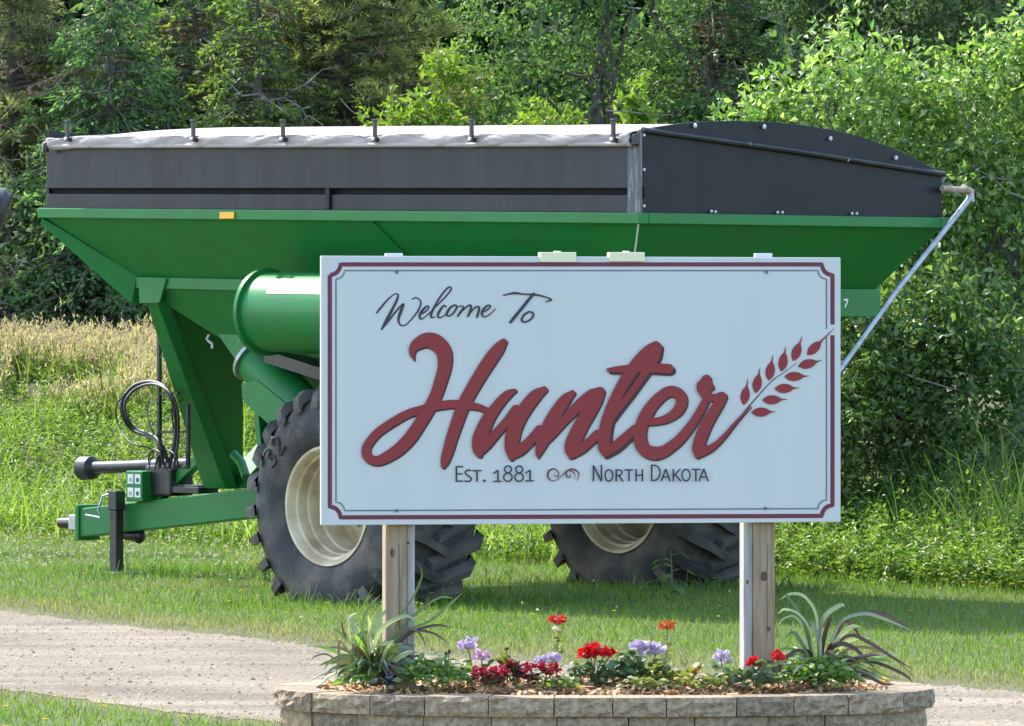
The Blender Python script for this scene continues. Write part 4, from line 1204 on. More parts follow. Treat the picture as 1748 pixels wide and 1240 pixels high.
def shoot_mesh(C, D, l, w, rng, cross=True):
    """needle shoots: slim diamonds, crossed in pairs where they show"""
    n = len(C)
    a = norm(np.cross(D, norm(rng.normal(size=(n, 3))))); b = np.cross(D, a)
    l = np.broadcast_to(l, (n,))[:, None]; w = np.broadcast_to(w, (n,))[:, None]
    vs = []
    for s in ((a, b) if cross else (a,)):
        vs += [C, C + D*l*.4 + s*w*.5, C + D*l, C + D*l*.4 - s*w*.5]
    m = len(vs)
    V = np.stack(vs, 1).reshape(-1, 3)
    I = np.arange(n) * m
    T = np.concatenate([np.stack([I+k, I+k+1, I+k+2], -1) for k in range(0, m, 4)] + [np.stack([I+k, I+k+2, I+k+3], -1) for k in range(0, m, 4)])
    return V, T

def tuft_mesh(C, D, l, rng, k=6, w=.014, spread=.75):
    """pine tufts: k needles bundles fanning out round D"""
    n = len(C); i = np.repeat(np.arange(n), k)
    d = norm(D[i] + spread * norm(rng.normal(size=(n*k, 3)))); s = norm(np.cross(d, rng.normal(size=(n*k, 3)))) * (w / 2)
    ll = np.broadcast_to(l, (n,))[i][:, None] * rng.uniform(.7, 1.15, (n*k, 1))
    V = np.stack([C[i] - s, C[i] + s, C[i] + d*ll + s*.5, C[i] + d*ll - s*.5], 1).reshape(-1, 3)
    # bind the tuft to one island through a shared centre so that a tuft keeps one colour
    I = np.arange(n*k) * 4
    T = np.concatenate([np.stack([I, I+1, I+2], -1), np.stack([I, I+2, I+3], -1)])
    return V, T

def conifer(name, label, base, H, R, z_lo, n_br, seed, mats, kind='spruce', dead=0.0, group=None, droop=.35, bare=0, dens=1.0, az_mid=None, thin=1.0):
    """mats: (upper bright shoots, inner shoots). whorled branches with side twigs bearing shoots"""
    rng = np.random.default_rng(seed)
    t = tag(empty(name, base), label, 'tree', group)
    CS, DS, LS, WS, KS = [], [], [], [], []
    limb = MB(); deadb = MB(); dC, dD = [], []
    for b in range(n_br):
        u = (b + rng.uniform(0, 1)) / n_br
        h = z_lo + (H - z_lo) * u ** 1.1
        az = rng.uniform(0, 2*math.pi)
        L_ = R * max(.10, (1 - h / H)) ** .55 * rng.uniform(.6, 1.12)
        dx, dy = math.cos(az), math.sin(az)
        rise = rng.uniform(.0, .25); dr = droop * rng.uniform(.6, 1.3)
        def P(s): return np.array([dx*L_*s, dy*L_*s, h + L_*(rise*s - dr*s*s + .14*max(0, s-.65))])
        isdead = rng.uniform() < dead
        pts = [tuple(P(s)) for s in (0, .3, .6, .85, 1)]
        (deadb if isdead else limb).tube(pts, [.035*L_/2+.006, .024*L_/2+.005, .014*L_/2+.004, .008, .004], 5, caps=False)
        nt = max(8, int(L_ / (.075 / dens)))
        for j in range(nt):
            s = rng.uniform(.12, 1.0)
            p = P(s); tg = norm(P(min(1, s+.05)) - P(s-.05))
            sd = 1 if j % 2 else -1
            lat = np.array([-dy, dx, 0]) * sd
            hang = rng.uniform(.05, .75) * (1.0 if kind == 'spruce' else .25)
            td = norm(tg*.75 + lat*rng.uniform(.5, 1.0) + np.array([0, 0, -hang if kind == 'spruce' else rng.uniform(-.2, .5)]))
            tl = (.16 + .42*(1 - s)*min(1, L_/2)) * rng.uniform(.6, 1.25)
            ns = max(3, int(tl / (.038 if kind == 'spruce' else .075)))
            q = np.linspace(.1, 1, ns)
            c = p + td[None]*(q*tl)[:, None] + rng.normal(0, .018, (ns, 3))
            d = norm(td[None]*.8 + rng.normal(0, .45, (ns, 3)) + np.array([0, 0, .10]))
            if isdead:
                if rng.uniform() < .75: dC.append(c); dD.append(d)
                continue
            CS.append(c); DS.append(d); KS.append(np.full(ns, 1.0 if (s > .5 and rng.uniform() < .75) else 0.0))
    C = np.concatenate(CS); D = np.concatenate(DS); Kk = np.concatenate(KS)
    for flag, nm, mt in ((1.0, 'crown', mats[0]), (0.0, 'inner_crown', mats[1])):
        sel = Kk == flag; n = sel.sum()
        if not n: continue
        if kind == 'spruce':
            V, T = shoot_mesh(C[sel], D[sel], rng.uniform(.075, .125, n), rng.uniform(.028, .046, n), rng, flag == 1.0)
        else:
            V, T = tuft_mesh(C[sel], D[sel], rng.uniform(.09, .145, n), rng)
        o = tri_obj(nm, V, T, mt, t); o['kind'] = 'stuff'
    if limb.v: limb.build('limb', M['bark'], t)
    if deadb.v:
        deadb.build('dead_limb', M['twig'], t)
        if dC:
            V, T = tuft_mesh(np.concatenate(dC), np.concatenate(dD), .09, rng, 5, .014, .6)
            o = tri_obj('dead_needles', V, T, M['dead'], t); o['kind'] = 'stuff'
    mb = MB(); mb.tube([(0, 0, -.1), (.03, 0, H*.3), (0, .02, H*.65), (0, 0, H)], [.15, .12, .07, .012], 9); mb.build('trunk', M['bark'], t, smooth=50)
    if bare:
        e = []; s = []
        for _ in range(bare):
            az = rng.uniform(math.pi, 2*math.pi); h = rng.uniform(z_lo, min(H*.7, 6)); rr = R * (1 - h/H) ** .7
            p = np.array([math.cos(az)*rr*rng.uniform(.5, 1.0), math.sin(az)*rr*rng.uniform(.6, 1.0), h])
            q = p + norm(rng.normal(size=3) * np.array([1, .5, .55])) * rng.uniform(.35, 1.1)
            s.append(p); e.append(q)
        o = twig_mesh(rng, s, e, .014, .14, 4).build('bare_twig', M['twig'], t); o['kind'] = 'stuff'
    return t

M['dead'] = mat_leaf('dead_needles', [(0.13, 0.085, 0.055), (0.22, 0.15, 0.10), (0.27, 0.20, 0.14)], .15, .8)
LF = {}
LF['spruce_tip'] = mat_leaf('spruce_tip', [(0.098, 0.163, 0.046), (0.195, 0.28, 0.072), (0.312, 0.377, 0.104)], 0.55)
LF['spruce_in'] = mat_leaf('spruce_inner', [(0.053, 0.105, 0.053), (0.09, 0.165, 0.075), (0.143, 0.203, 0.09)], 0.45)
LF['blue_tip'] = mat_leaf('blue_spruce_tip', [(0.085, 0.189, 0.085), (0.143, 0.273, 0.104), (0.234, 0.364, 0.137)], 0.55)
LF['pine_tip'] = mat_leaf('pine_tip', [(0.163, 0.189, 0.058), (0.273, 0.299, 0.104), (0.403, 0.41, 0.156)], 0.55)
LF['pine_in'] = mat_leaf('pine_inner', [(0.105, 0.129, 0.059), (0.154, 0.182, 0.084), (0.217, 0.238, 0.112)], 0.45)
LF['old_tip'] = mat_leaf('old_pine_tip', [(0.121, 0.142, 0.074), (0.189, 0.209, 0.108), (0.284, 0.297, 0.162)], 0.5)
LF['bush'] = mat_leaf('bush_leaf', [(0.06, 0.14, 0.032), (0.12, 0.225, 0.05), (0.21, 0.32, 0.085), (0.37, 0.45, 0.22)], .5, .34, .6)
LF['bush_shaded'] = mat_leaf('shaded_bush_leaf', [(0.041, 0.095, 0.035), (0.081, 0.155, 0.049), (0.149, 0.236, 0.068), (0.27, 0.338, 0.135)], 0.5, .38, .5)  # shade on the lower bush put into these darker leaf colours
LF['pale'] = mat_leaf('pale_shrub_leaf', [(0.11, 0.176, 0.061), (0.187, 0.264, 0.099), (0.297, 0.363, 0.176), (0.462, 0.495, 0.341)], 0.5, .4, .5)
LF['dark'] = mat_leaf('dark_leaf', [(0.045, 0.09, 0.042), (0.083, 0.15, 0.06), (0.135, 0.225, 0.083)], 0.5)
LF['mid'] = mat_leaf('mid_leaf', [(0.068, 0.135, 0.053), (0.112, 0.203, 0.068), (0.195, 0.285, 0.098)], 0.5)
LF['mid_dark'] = mat_leaf('upper_tree_leaf', [(0.035, 0.075, 0.034), (0.065, 0.12, 0.05), (0.12, 0.175, 0.075), (0.19, 0.24, 0.12)], .42)
LF['lime'] = mat_leaf('lime_leaf', [(0.11, 0.20, 0.025), (0.17, 0.26, 0.035), (0.24, 0.31, 0.07)], .45)
LF['weed'] = mat_leaf('weed_leaf', [(0.075, 0.155, 0.025), (0.125, 0.225, 0.03), (0.19, 0.28, 0.045), (0.26, 0.33, 0.10)], .42, .45, .45)
LF['reed'] = mat_leaf('reed_leaf', [(0.05, 0.11, 0.03), (0.08, 0.15, 0.04), (0.13, 0.19, 0.07)], .35, .65, .15)
LF['straw'] = mat_leaf('straw_head', [(0.36, 0.27, 0.20), (0.47, 0.37, 0.29), (0.56, 0.46, 0.37), (0.38, 0.33, 0.20)], .4, .8)

# ---------------------------------------------------------------- trees and bushes behind the cart
def tp(px, Y):
    x = (px - CX) * Y / F
    return (x, Y, float(gz(x, Y)) - .03)
TG = 'trees on the bank behind the grain cart'
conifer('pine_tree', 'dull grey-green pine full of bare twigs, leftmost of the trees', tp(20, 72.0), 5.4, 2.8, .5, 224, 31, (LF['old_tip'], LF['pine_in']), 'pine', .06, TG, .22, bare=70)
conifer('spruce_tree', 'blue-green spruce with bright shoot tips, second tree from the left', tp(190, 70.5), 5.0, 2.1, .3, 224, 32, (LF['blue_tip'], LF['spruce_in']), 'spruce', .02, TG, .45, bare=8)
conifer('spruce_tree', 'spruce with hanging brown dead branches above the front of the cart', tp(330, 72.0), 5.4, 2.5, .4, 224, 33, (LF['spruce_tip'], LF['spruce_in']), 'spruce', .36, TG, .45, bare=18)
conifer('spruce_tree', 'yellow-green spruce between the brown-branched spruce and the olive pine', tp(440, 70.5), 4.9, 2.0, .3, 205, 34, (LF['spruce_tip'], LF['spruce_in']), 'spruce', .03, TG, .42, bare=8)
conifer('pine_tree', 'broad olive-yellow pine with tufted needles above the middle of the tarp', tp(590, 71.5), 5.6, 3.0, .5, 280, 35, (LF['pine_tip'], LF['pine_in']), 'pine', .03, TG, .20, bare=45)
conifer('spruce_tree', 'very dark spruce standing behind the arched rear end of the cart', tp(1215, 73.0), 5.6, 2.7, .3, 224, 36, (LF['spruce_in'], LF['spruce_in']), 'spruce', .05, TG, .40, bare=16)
deciduous('broadleaf_tree', 'dark leafy tree with an upright trunk right of the olive pine', 'tree', tp(1040, 71.8),
          [(-1.1, -.1, 2.2, 1.0, .9, 1.4, 3), (-.9, 0, 4.2, 1.2, .9, 1.5, 3), (.6, .3, 2.6, .9, .8, 1.6, 2), (.4, .2, 5.0, 1.3, 1.0, 1.6, 2), (-.2, .2, 5.9, 1.5, 1.2, 1.0, 2)],
          LF['mid'], 620, 30, .085, .048, 7.0, .10, 41, TG, .30, .3, bare=50, limbs=16)
deciduous('broadleaf_tree', 'leafy tree with pale bare branches above the rear end of the cart', 'tree', tp(1480, 71.2),
          [(0, 0, 4.3, 1.0, .8, .6, 2), (.4, 0, 5.0, 1.3, 1.0, .9, 3), (-.5, .1, 5.2, .9, .9, .8, 2), (0, 0, 6.0, 1.6, 1.2, 1.0, 2)],
          LF['mid_dark'], 480, 30, .085, .048, 6.0, .13, 42, TG, .30, .3, bare=55, limbs=18)
deciduous('broadleaf_tree', 'mid-green leafy tree in the upper right corner', 'tree', tp(1690, 69.5),
          [(0, 0, 2.9, 1.3, 1.0, 1.6, 3), (-.3, 0, 4.9, 1.4, 1.1, 1.5, 3), (.6, 0, 5.8, 1.5, 1.2, 1.1, 2)],
          LF['mid_dark'], 560, 30, .085, .048, 6.0, .13, 43, TG, .30, .35, bare=25, limbs=14)
SGp = 'leafy saplings showing over the cart'
deciduous('sapling', 'bright lime-leaved sapling left of the middle showing over the tarp', 'sapling', tp(715, 65.5),
          [(-.25, 0, 2.75, .38, .35, .38, 2), (.18, 0, 2.95, .36, .3, .34, 2), (.33, 0, 3.45, .24, .22, .25, 1), (0, 0, 2.1, .6, .5, .7, 3)],
          LF['lime'], 120, 24, .10, .052, 2.4, .03, 51, SGp, .17, .2, limbs=8)
deciduous('sapling', 'small lime-green sapling behind the tarp near the dark upright trunk', 'sapling', tp(935, 65.5),
          [(-.0, 0, 2.75, .42, .35, .36, 2), (0, 0, 2.0, .55, .5, .7, 2)],
          LF['lime'], 70, 24, .085, .05, 2.2, .03, 52, SGp, .15, .2, limbs=6)
deciduous('sapling', 'little lime-green leaf top showing over the rear end of the tarp', 'sapling', tp(1086, 60),
          [(0, 0, 2.95, .14, .15, .30, 2), (-.12, 0, 2.75, .12, .15, .2, 1), (.12, 0, 2.72, .12, .15, .2, 1), (0, 0, 2.2, .35, .3, .6, 2)],
          LF['lime'], 46, 18, .11, .06, 2.4, .025, 53, SGp, .12, .2, limbs=6)
deciduous('shrub', 'pale-leaved shrub with grey woody stems at the left edge', 'shrub', tp(15, 70.5),
          [(0, 0, 1.5, .95, .7, .9, 3), (-.5, 0, .9, .9, .7, .7, 2), (.35, 0, 2.3, .5, .5, .5, 1), (.3, .1, .7, .6, .6, .6, 1)],
          LF['pale'], 260, 26, .085, .05, 1.3, .06, 61, None, .24, .3, bare=50, limbs=16)
deciduous('shrub', 'dark shrub with bare stems beneath the sloping front of the tank', 'shrub', tp(170, 70.8),
          [(0, 0, .9, 1.0, .6, .8, 2), (.6, 0, 1.3, .8, .6, .9, 2), (1.3, .2, .8, .9, .6, .8, 2)],
          LF['dark'], 150, 22, .085, .05, 1.0, .05, 62, None, .26, .3, bare=60, limbs=14)
deciduous('bush', 'big glossy bright green bush behind the rear end of the cart', 'bush', tp(1500, 53.5),
          [(-.1, 0, 3.15, .95, .8, .9, 4), (-1.05, .2, 2.9, .62, .6, .6, 2), (.5, .1, 2.6, 1.1, .9, 1.1, 3), (.2, 0, 1.6, 1.2, .9, 1.0, 2), (-.6, .1, 2.2, 1.1, .8, 1.0, 2)],
          LF['bush'], 700, 28, .098, .044, 2.2, .07, 63, None, .22, .45, bare=14, limbs=20)
deciduous('bush', 'glossy light green bush against the right edge', 'bush', tp(1735, 53.0),
          [(0, 0, 2.9, .75, .7, .9, 3), (-.2, 0, 1.9, .9, .7, 1.1, 3), (.2, 0, 3.6, .4, .4, .5, 1)],
          LF['bush'], 360, 28, .094, .044, 2.2, .06, 64, None, .22, .4, bare=10, limbs=14)
deciduous('bush', 'darker shaded bush right of the sign above the reeds', 'bush', tp(1530, 51.6),
          [(-.3, 0, 1.05, .95, .6, .85, 3), (.6, 0, 1.15, .8, .6, .9, 3), (.1, 0, 1.8, .9, .6, .55, 2), (-.8, .2, .8, .6, .5, .8, 2)],
          LF['bush_shaded'], 640, 28, .088, .042, 1.2, .05, 65, None, .22, .35, bare=14, limbs=14)
# the wood beyond, one dense mass no one could count
def build_woods():
    rng = np.random.default_rng(71)
    bl = [(x, 82 + rng.uniform(-1.5, 3.0), 1.5 + rng.uniform(.3, 6.2), rng.uniform(1.6, 2.6), rng.uniform(1.0, 1.6), rng.uniform(1.4, 2.0), 1) for x in np.linspace(-16, 16, 54) for _ in range(3)]
    (V, T), _, _ = clump_leaves(rng, bl, 7000, 26, .34, .20, .45, .2)
    tag(tri_obj('woods', V, T, LF['dark']), 'dense dark wood filling the gaps beyond the trees', 'wood', kind='stuff')
build_woods()

# ---------------------------------------------------------------- grass, weeds, reeds
def in_planter(x, y, m=0.0):
    return (np.abs((x - PC.x) / (PA + m)) ** 2.6 + np.abs((y - PC.y) / (PB_ + m)) ** 2.6) < 1
GR = mat_tint('lawn_grass', (0.125, 0.245, 0.018), (0.30, 0.26, 0.09), .5, .4)
def blades(name, x, y, h, w, tint, mat, rng, lean=.5, label=None, cat='grass'):
    n = len(x); z = gz(x, y)
    az = rng.uniform(0, 2*math.pi, n); ln_ = rng.gamma(2, lean / 2, n)
    B = np.stack([x, y, z - .004], -1)
    s = np.stack([np.cos(az), np.sin(az), np.zeros(n)], -1) * (w / 2)[:, None]
    az2 = rng.uniform(0, 2*math.pi, n)
    d = np.stack([np.cos(az2)*ln_, np.sin(az2)*ln_, np.ones(n)], -1); d = norm(d)
    mid_ = B + d * (h * .55)[:, None]
    tip = mid_ + norm(d + np.stack([np.cos(az2), np.sin(az2), -.3*np.ones(n)], -1) * (ln_ * .6)[:, None]) * (h * .45)[:, None]
    V = np.stack([B - s, B + s, mid_ + s*.7, mid_ - s*.7, tip], 1).reshape(-1, 3)
    I = np.arange(n) * 5
    T = np.concatenate([np.stack([I, I+1, I+2], -1), np.stack([I, I+2, I+3], -1), np.stack([I+3, I+2, I+4], -1)])
    o = tri_obj(name, V, T, mat, tint=np.repeat(tint, 5))
    return tag(o, label, cat, kind='stuff')
def build_lawn():
    rng = np.random.default_rng(81)
    n = 380000
    y = rng.uniform(29, 61, n); hwid = 874 / F * y + 2.4
    x = rng.uniform(-1, 1, n) * hwid
    fa, nb = road_ab(x, y)
    onroad = (fa < 0) & (nb < 0)
    stray = onroad & (np.maximum(fa, nb) > -.32) & (rng.uniform(0, 1, n) < .30 * (1 + np.maximum(fa, nb) / .32))
    keep = (~onroad | stray) & ~in_planter(x, y, .03) & (y < edge_y(x) + 1.0)
    # thin out at the road's edge
    dist = np.where(fa >= 0, fa, nb)
    keep &= stray | ((nb > 0) | (rng.uniform(0, 1, n) < .35 + .65 * sstep(dist / .8)))
    x, y, fa, nb, dist = x[keep], y[keep], fa[keep], nb[keep], dist[keep]
    n = len(x)
    pn = np.sin(x*1.9 + y*.8) * np.sin(y*1.3 - x*.6) * .5 + np.sin(x*4.3 - y*2.9) * .25
    dry = np.clip(1 - dist / np.where(fa >= 0, 2.6, .7), 0, 1) * .8 + pn * .20 + rng.normal(0, .14, n) + .10
    # taller where the mower leaves it: round the wheels and near the weeds
    wl = np.zeros(n)
    for c in ((0.0, 3.5), (3.9, 3.5)):
        cx, cy = (O2 + CV * (c[0] + .4) + CU * c[1]).x, (O2 + CV * (c[0] + .4) + CU * c[1]).y
        wl += np.exp(-(((x - cx) / 1.15) ** 2 + ((y - cy) / 1.0) ** 2))
    jx, jy = at(200, 975, 51).x, 51.0
    wl += .8 * np.exp(-(((x - jx - .8) / 1.5) ** 2 + ((y - jy + .2) / .7) ** 2))
    wl = np.clip(wl, 0, 1)
    uncut = sstep((y - edge_y(x) + 2.2) / 2.5)
    h = rng.gamma(6, .0078, n) * (1 + 1.3 * wl * rng.uniform(.2, 1, n) + 1.2 * uncut) * np.where(dist < .5, .6, 1)
    w = rng.uniform(.004, .009, n) * (1 + .4 * wl)
    blades('grass', x, y, h, w, np.clip(dry - .25 * wl, 0, 1), GR, rng, .6, 'short mown grass on both sides of the gravel road')
build_lawn()

def weed_plants(name, label, x, y, H, rng, mat, lsize, nl=14, wfac=.55):
    n = len(x); z = gz(x, y)
    i = np.repeat(np.arange(n), nl)
    t = rng.uniform(.12, 1, n*nl)
    lean = rng.normal(0, .18, (n, 2))
    C = np.stack([x[i] + lean[i, 0]*H[i]*t, y[i] + lean[i, 1]*H[i]*t, z[i] + H[i]*t], -1)
    az = rng.uniform(0, 2*math.pi, n*nl); el = rng.uniform(-.5, .8, n*nl) + .5*(t > .9)
    D = np.stack([np.cos(az)*np.cos(el), np.sin(az)*np.cos(el), np.sin(el)], -1)
    Nn = norm(np.array([0, 0, 1.0]) + rng.normal(0, .45, (n*nl, 3)))
    s = rng.uniform(.6, 1.3, n*nl) * lsize * (1.15 - .5*t)
    V, T = leaf_mesh(C, D, Nn, s, s * wfac)
    return tag(tri_obj(name, V, T, mat), label, 'weeds', kind='stuff')
def build_weeds():
    rng = np.random.default_rng(91)
    n = 8000
    x = rng.uniform(-8, 1.5, n); y = edge_y(x) + rng.uniform(-.3, 8.0, n) ** 1.0
    top = (y - edge_y(x)) / 8
    pat = np.sin(x*1.1 + 1.0) * .5 + np.sin(y*.9 + x*.5) * .5
    keep = rng.uniform(0, 1, n) < np.where(top > .72, .35, 1.0)
    x, y = x[keep], y[keep]; n = len(x)
    H = rng.gamma(7, .045, n) * (.75 + .25*np.sin(x*2.1)*np.sin(y*1.7))
    weed_plants('weeds', 'rank green weeds covering the bank behind the cart', x, y, H, rng, LF['weed'], .070, 15, .42)
    n = 3800
    x = rng.uniform(1.5, 7.5, n); y = edge_y(x) + rng.uniform(-.4, 3.6, n)
    H = rng.gamma(7, .05, n)
    weed_plants('weeds', 'leafy weeds along the foot of the bushes right of the sign', x, y, H, rng, LF['weed'], .085, 15, .42)
build_weeds()
def build_tall_grass():
    rng = np.random.default_rng(95)
    n = 20000
    x = rng.uniform(-8.5, .5, n); yy = rng.uniform(0, 1, n)
    y = edge_y(x) + 5.8 + 3.8 * yy ** .75 + .6*np.sin(x*1.7)
    hole = (np.abs(x + 5.2) < .75) & (np.abs(y - edge_y(x) - 6.6) < .7)
    x, y = x[~hole], y[~hole]; n = len(x)
    h = rng.gamma(22, .0175, n)
    z = gz(x, y); az = rng.uniform(0, 2*math.pi, n); ln_ = np.abs(rng.normal(0, .20, n)); ln_[:] += .05
    d = norm(np.stack([np.cos(az)*ln_ + .10, np.sin(az)*ln_, np.ones(n)], -1))
    B = np.stack([x, y, z], -1); s = np.stack([np.cos(az+1.5), np.sin(az+1.5), np.zeros(n)], -1) * .0035
    tip = B + d * h[:, None]
    V1 = np.stack([B - s, B + s, tip], 1).reshape(-1, 3); T1 = np.arange(n*3).reshape(-1, 3)
    # heads: nodding spindles of a few grains each
    k = 4
    i = np.repeat(np.arange(n), k); tt = rng.uniform(-.14, .03, n*k)
    C = tip[i] + d[i] * tt[:, None] + rng.normal(0, .010, (n*k, 3))
    D = norm(d[i] + rng.normal(0, .5, (n*k, 3)))
    V2, T2 = leaf_mesh(C, D, rand_dirs(rng, n*k), rng.uniform(.04, .085, n*k), rng.uniform(.010, .020, n*k))
    # leaves
    k = 2; i = np.repeat(np.arange(n), k)
    C = B[i] + d[i] * (h[i] * rng.uniform(.05, .55, n*k))[:, None]
    D = norm(rng.normal(0, .6, (n*k, 3)) + np.array([0, 0, .8]))
    V3, T3 = leaf_mesh(C, D, rand_dirs(rng, n*k), rng.uniform(.15, .30, n*k), .009)
    V = np.concatenate([V1, V2]); T = np.concatenate([T1, T2 + len(V1)])
    tag(tri_obj('tall_grass', V, T, LF['straw']), 'straw-coloured seeding grass along the top of the bank', 'grass', kind='stuff')
    tag(tri_obj('grass', V3, T3, LF['weed']), 'green blades among the seeding grass on the bank', 'grass', kind='stuff')
build_tall_grass()
def long_blades(name, label, x, y, h, w, rng, mat, lean=.35, cat='grass', bend=.5, parent=None, z=None):
    n = len(x); z = gz(x, y) if z is None else z
    az = rng.uniform(0, 2*math.pi, n); l = np.abs(rng.normal(0, lean, n)) + .03
    out = np.stack([np.cos(az), np.sin(az), np.zeros(n)], -1); up = np.array([0, 0, 1.0])
    s = np.stack([-np.sin(az), np.cos(az), np.zeros(n)], -1) 
    tw = rng.normal(0, .7, n); s = norm(s * np.cos(tw)[:, None] + out * np.sin(tw)[:, None])
    B = np.stack([x, y, z], -1); rows = []
    bb = rng.uniform(.2, 1.2, n) * bend
    for t, ww in ((0, .7), (.3, 1.0), (.6, .9), (.85, .55), (1.0, .04)):
        p = B + up * (h * (t - .35 * bb * t**3))[:, None] + out * (h * (l * t + bb * .55 * t * t))[:, None]
        rows += [p - s * (w * ww / 2)[:, None], p + s * (w * ww / 2)[:, None]]
    V = np.stack(rows, 1).reshape(-1, 3); I = np.arange(n) * 10
    T = np.concatenate([np.concatenate([np.stack([I+2*k, I+2*k+1, I+2*k+3], -1), np.stack([I+2*k, I+2*k+3, I+2*k+2], -1)]) for k in range(4)])
    o = tri_obj(name, V, T, mat, parent)
    return tag(o, label, cat, kind='stuff')
def build_bank_grass():
    rng = np.random.default_rng(98)
    n = 9000
    x = rng.uniform(-8, 1.2, n); y = edge_y(x) + rng.uniform(-.6, 8.2, n)
    k = np.sin(x*1.7 + y*.6) + np.sin(y*1.9 - x) * .6 + rng.normal(0, .5, n) > -.25
    x, y = x[k], y[k]; n = len(x)
    long_blades('grass', 'long yellow-green grass growing through the weeds on the bank', x, y, rng.gamma(12, .034, n), rng.uniform(.008, .016, n), rng, LF['bankgrass'], .3, 'grass', .7)
LF['bankgrass'] = mat_leaf('bank_grass', [(0.11, 0.20, 0.025), (0.17, 0.28, 0.035), (0.25, 0.35, 0.06), (0.31, 0.37, 0.11)], .45, .5, .4)
build_bank_grass()
def build_reeds():
    rng = np.random.default_rng(97)
    n = 1500
    x = rng.uniform(2.9, 6.2, n); y = edge_y(x) + rng.uniform(1.0, 3.4, n)
    h = rng.gamma(22, .042, n) * (.62 + .22 * np.clip(x - 3.0, 0, 2))
    long_blades('reeds', 'long leaning reed blades in front of the bushes at the right', x, y, h, rng.uniform(.010, .019, n), rng, LF['reed'], .25, 'reeds', .7)
    n = 900
    wpts = []
    for cx, cy, r, m in ((.4, 45.6, .45, 120), (2.0, 47.3, .75, 200), (-1.55, 45.0, .7, 70), (-.9, 45.3, .7, 60), (-2.6, 49.4, 1.1, 240)):
        wpts.append(np.stack([cx + rng.normal(0, r, m), cy + rng.normal(0, r*.35, m)], -1))
    P = np.concatenate(wpts); n = len(P)
    long_blades('grass', 'longer uncut grass left round the cart wheels and jack', P[:, 0], P[:, 1], rng.gamma(9, .016, n), rng.uniform(.006, .012, n), rng, LF['reed'], .35, 'grass', .8)
build_reeds()
def flowers_dots():
    rng = np.random.default_rng(99)
    P = []
    for x0, x1, y0, y1, n in ((-6, -3.2, 53.5, 58.2, 90), (-3.2, -1.7, 50.5, 54.5, 30), (2.2, 4.8, 44.5, 48.2, 34), (-4, -1.5, 30.6, 33.5, 12), (-5.5, 5, 40.5, 50, 45)):
        P.append(np.stack([rng.uniform(x0, x1, n), rng.uniform(y0, y1, n)], -1))
    P = np.concatenate(P); fa, nb = road_ab(P[:, 0], P[:, 1]); P = P[~((fa < .3) & (nb < .3))]
    n = len(P); k = 8; z = gz(P[:, 0], P[:, 1]) + rng.uniform(.06, .12, n)
    C = np.repeat(np.stack([P[:, 0], P[:, 1], z], -1), k, 0)
    a = np.tile(np.arange(k) * 2*math.pi/k, n)
    D = norm(np.stack([np.cos(a), np.sin(a), .5*np.ones(n*k)], -1)); N_ = norm(np.stack([-np.cos(a)*.5, -np.sin(a)*.5, np.ones(n*k)], -1))
    V, T = leaf_mesh(C, D, N_, .020, .014)
    m = mat_leaf('dandelion_petal', [(0.75, 0.50, 0.02), (0.80, 0.60, 0.05)], .2)
    tag(tri_obj('dandelions', V, T, m), 'scattered yellow dandelion heads in the grass', 'flowers', kind='stuff')
    n = 900
    P = np.stack([rng.uniform(-5.6, -1.4, n), rng.uniform(50.5, 58.5, n)], -1)
    P2 = np.stack([rng.uniform(-5, 5, 50), rng.uniform(41, 50, 50)], -1)
    P = np.concatenate([P, P2]); fa, nb = road_ab(P[:, 0], P[:, 1]); P = P[~((fa < .3) & (nb < .3))]; n = len(P)
    k = 5; z = gz(P[:, 0], P[:, 1]) + rng.uniform(.05, .13, n)
    C = np.repeat(np.stack([P[:, 0], P[:, 1], z], -1), k, 0)
    V, T = leaf_mesh(C, norm(rand_dirs(rng, n*k) + np.array([0, 0, .4])), rand_dirs(rng, n*k), .018, .012)
    m = mat_leaf('clover_head', [(0.45, 0.42, 0.33), (0.62, 0.58, 0.45)], .2)
    tag(tri_obj('clover', V, T, m), 'pale clover heads in the grass around the drawbar', 'flowers', kind='stuff')
flowers_dots()
def thistle(px, Y, h, seed, label):
    rng = np.random.default_rng(seed)
    b = tp(px, Y); t = tag(empty('weed_plant', b), label, 'weed', None)
    mb = MB(); mb.tube([(0, 0, -.02), (.01, 0, h*.5), (.0, 0, h)], [.008, .006, .003], 5); mb.build('stem', M['stem_green'], t)
    for k in range(8):
        a = rng.uniform(0, 2*math.pi); tt = .15 + .85 * k / 8; L_ = .30 * (1.1 - tt * .6)
        p = np.array([0, 0, h*tt]); mbv = []
        for s, w in ((0, .012), (.3, .035), (.65, .04), (1, .004)):
            c = p + np.array([math.cos(a)*L_*s, math.sin(a)*L_*s, L_*(.55*s - .75*s*s)]); q = np.array([-math.sin(a), math.cos(a), 0]) * w
            mbv += [c - q, c + q]
        mesh_obj('leaf', mbv, [(0,1,3,2),(2,3,5,4),(4,5,7,6)], LF['mid'], t)
thistle(1145, 46.4, .42, 5, 'upright broad-bladed weed in front of the far tyre')

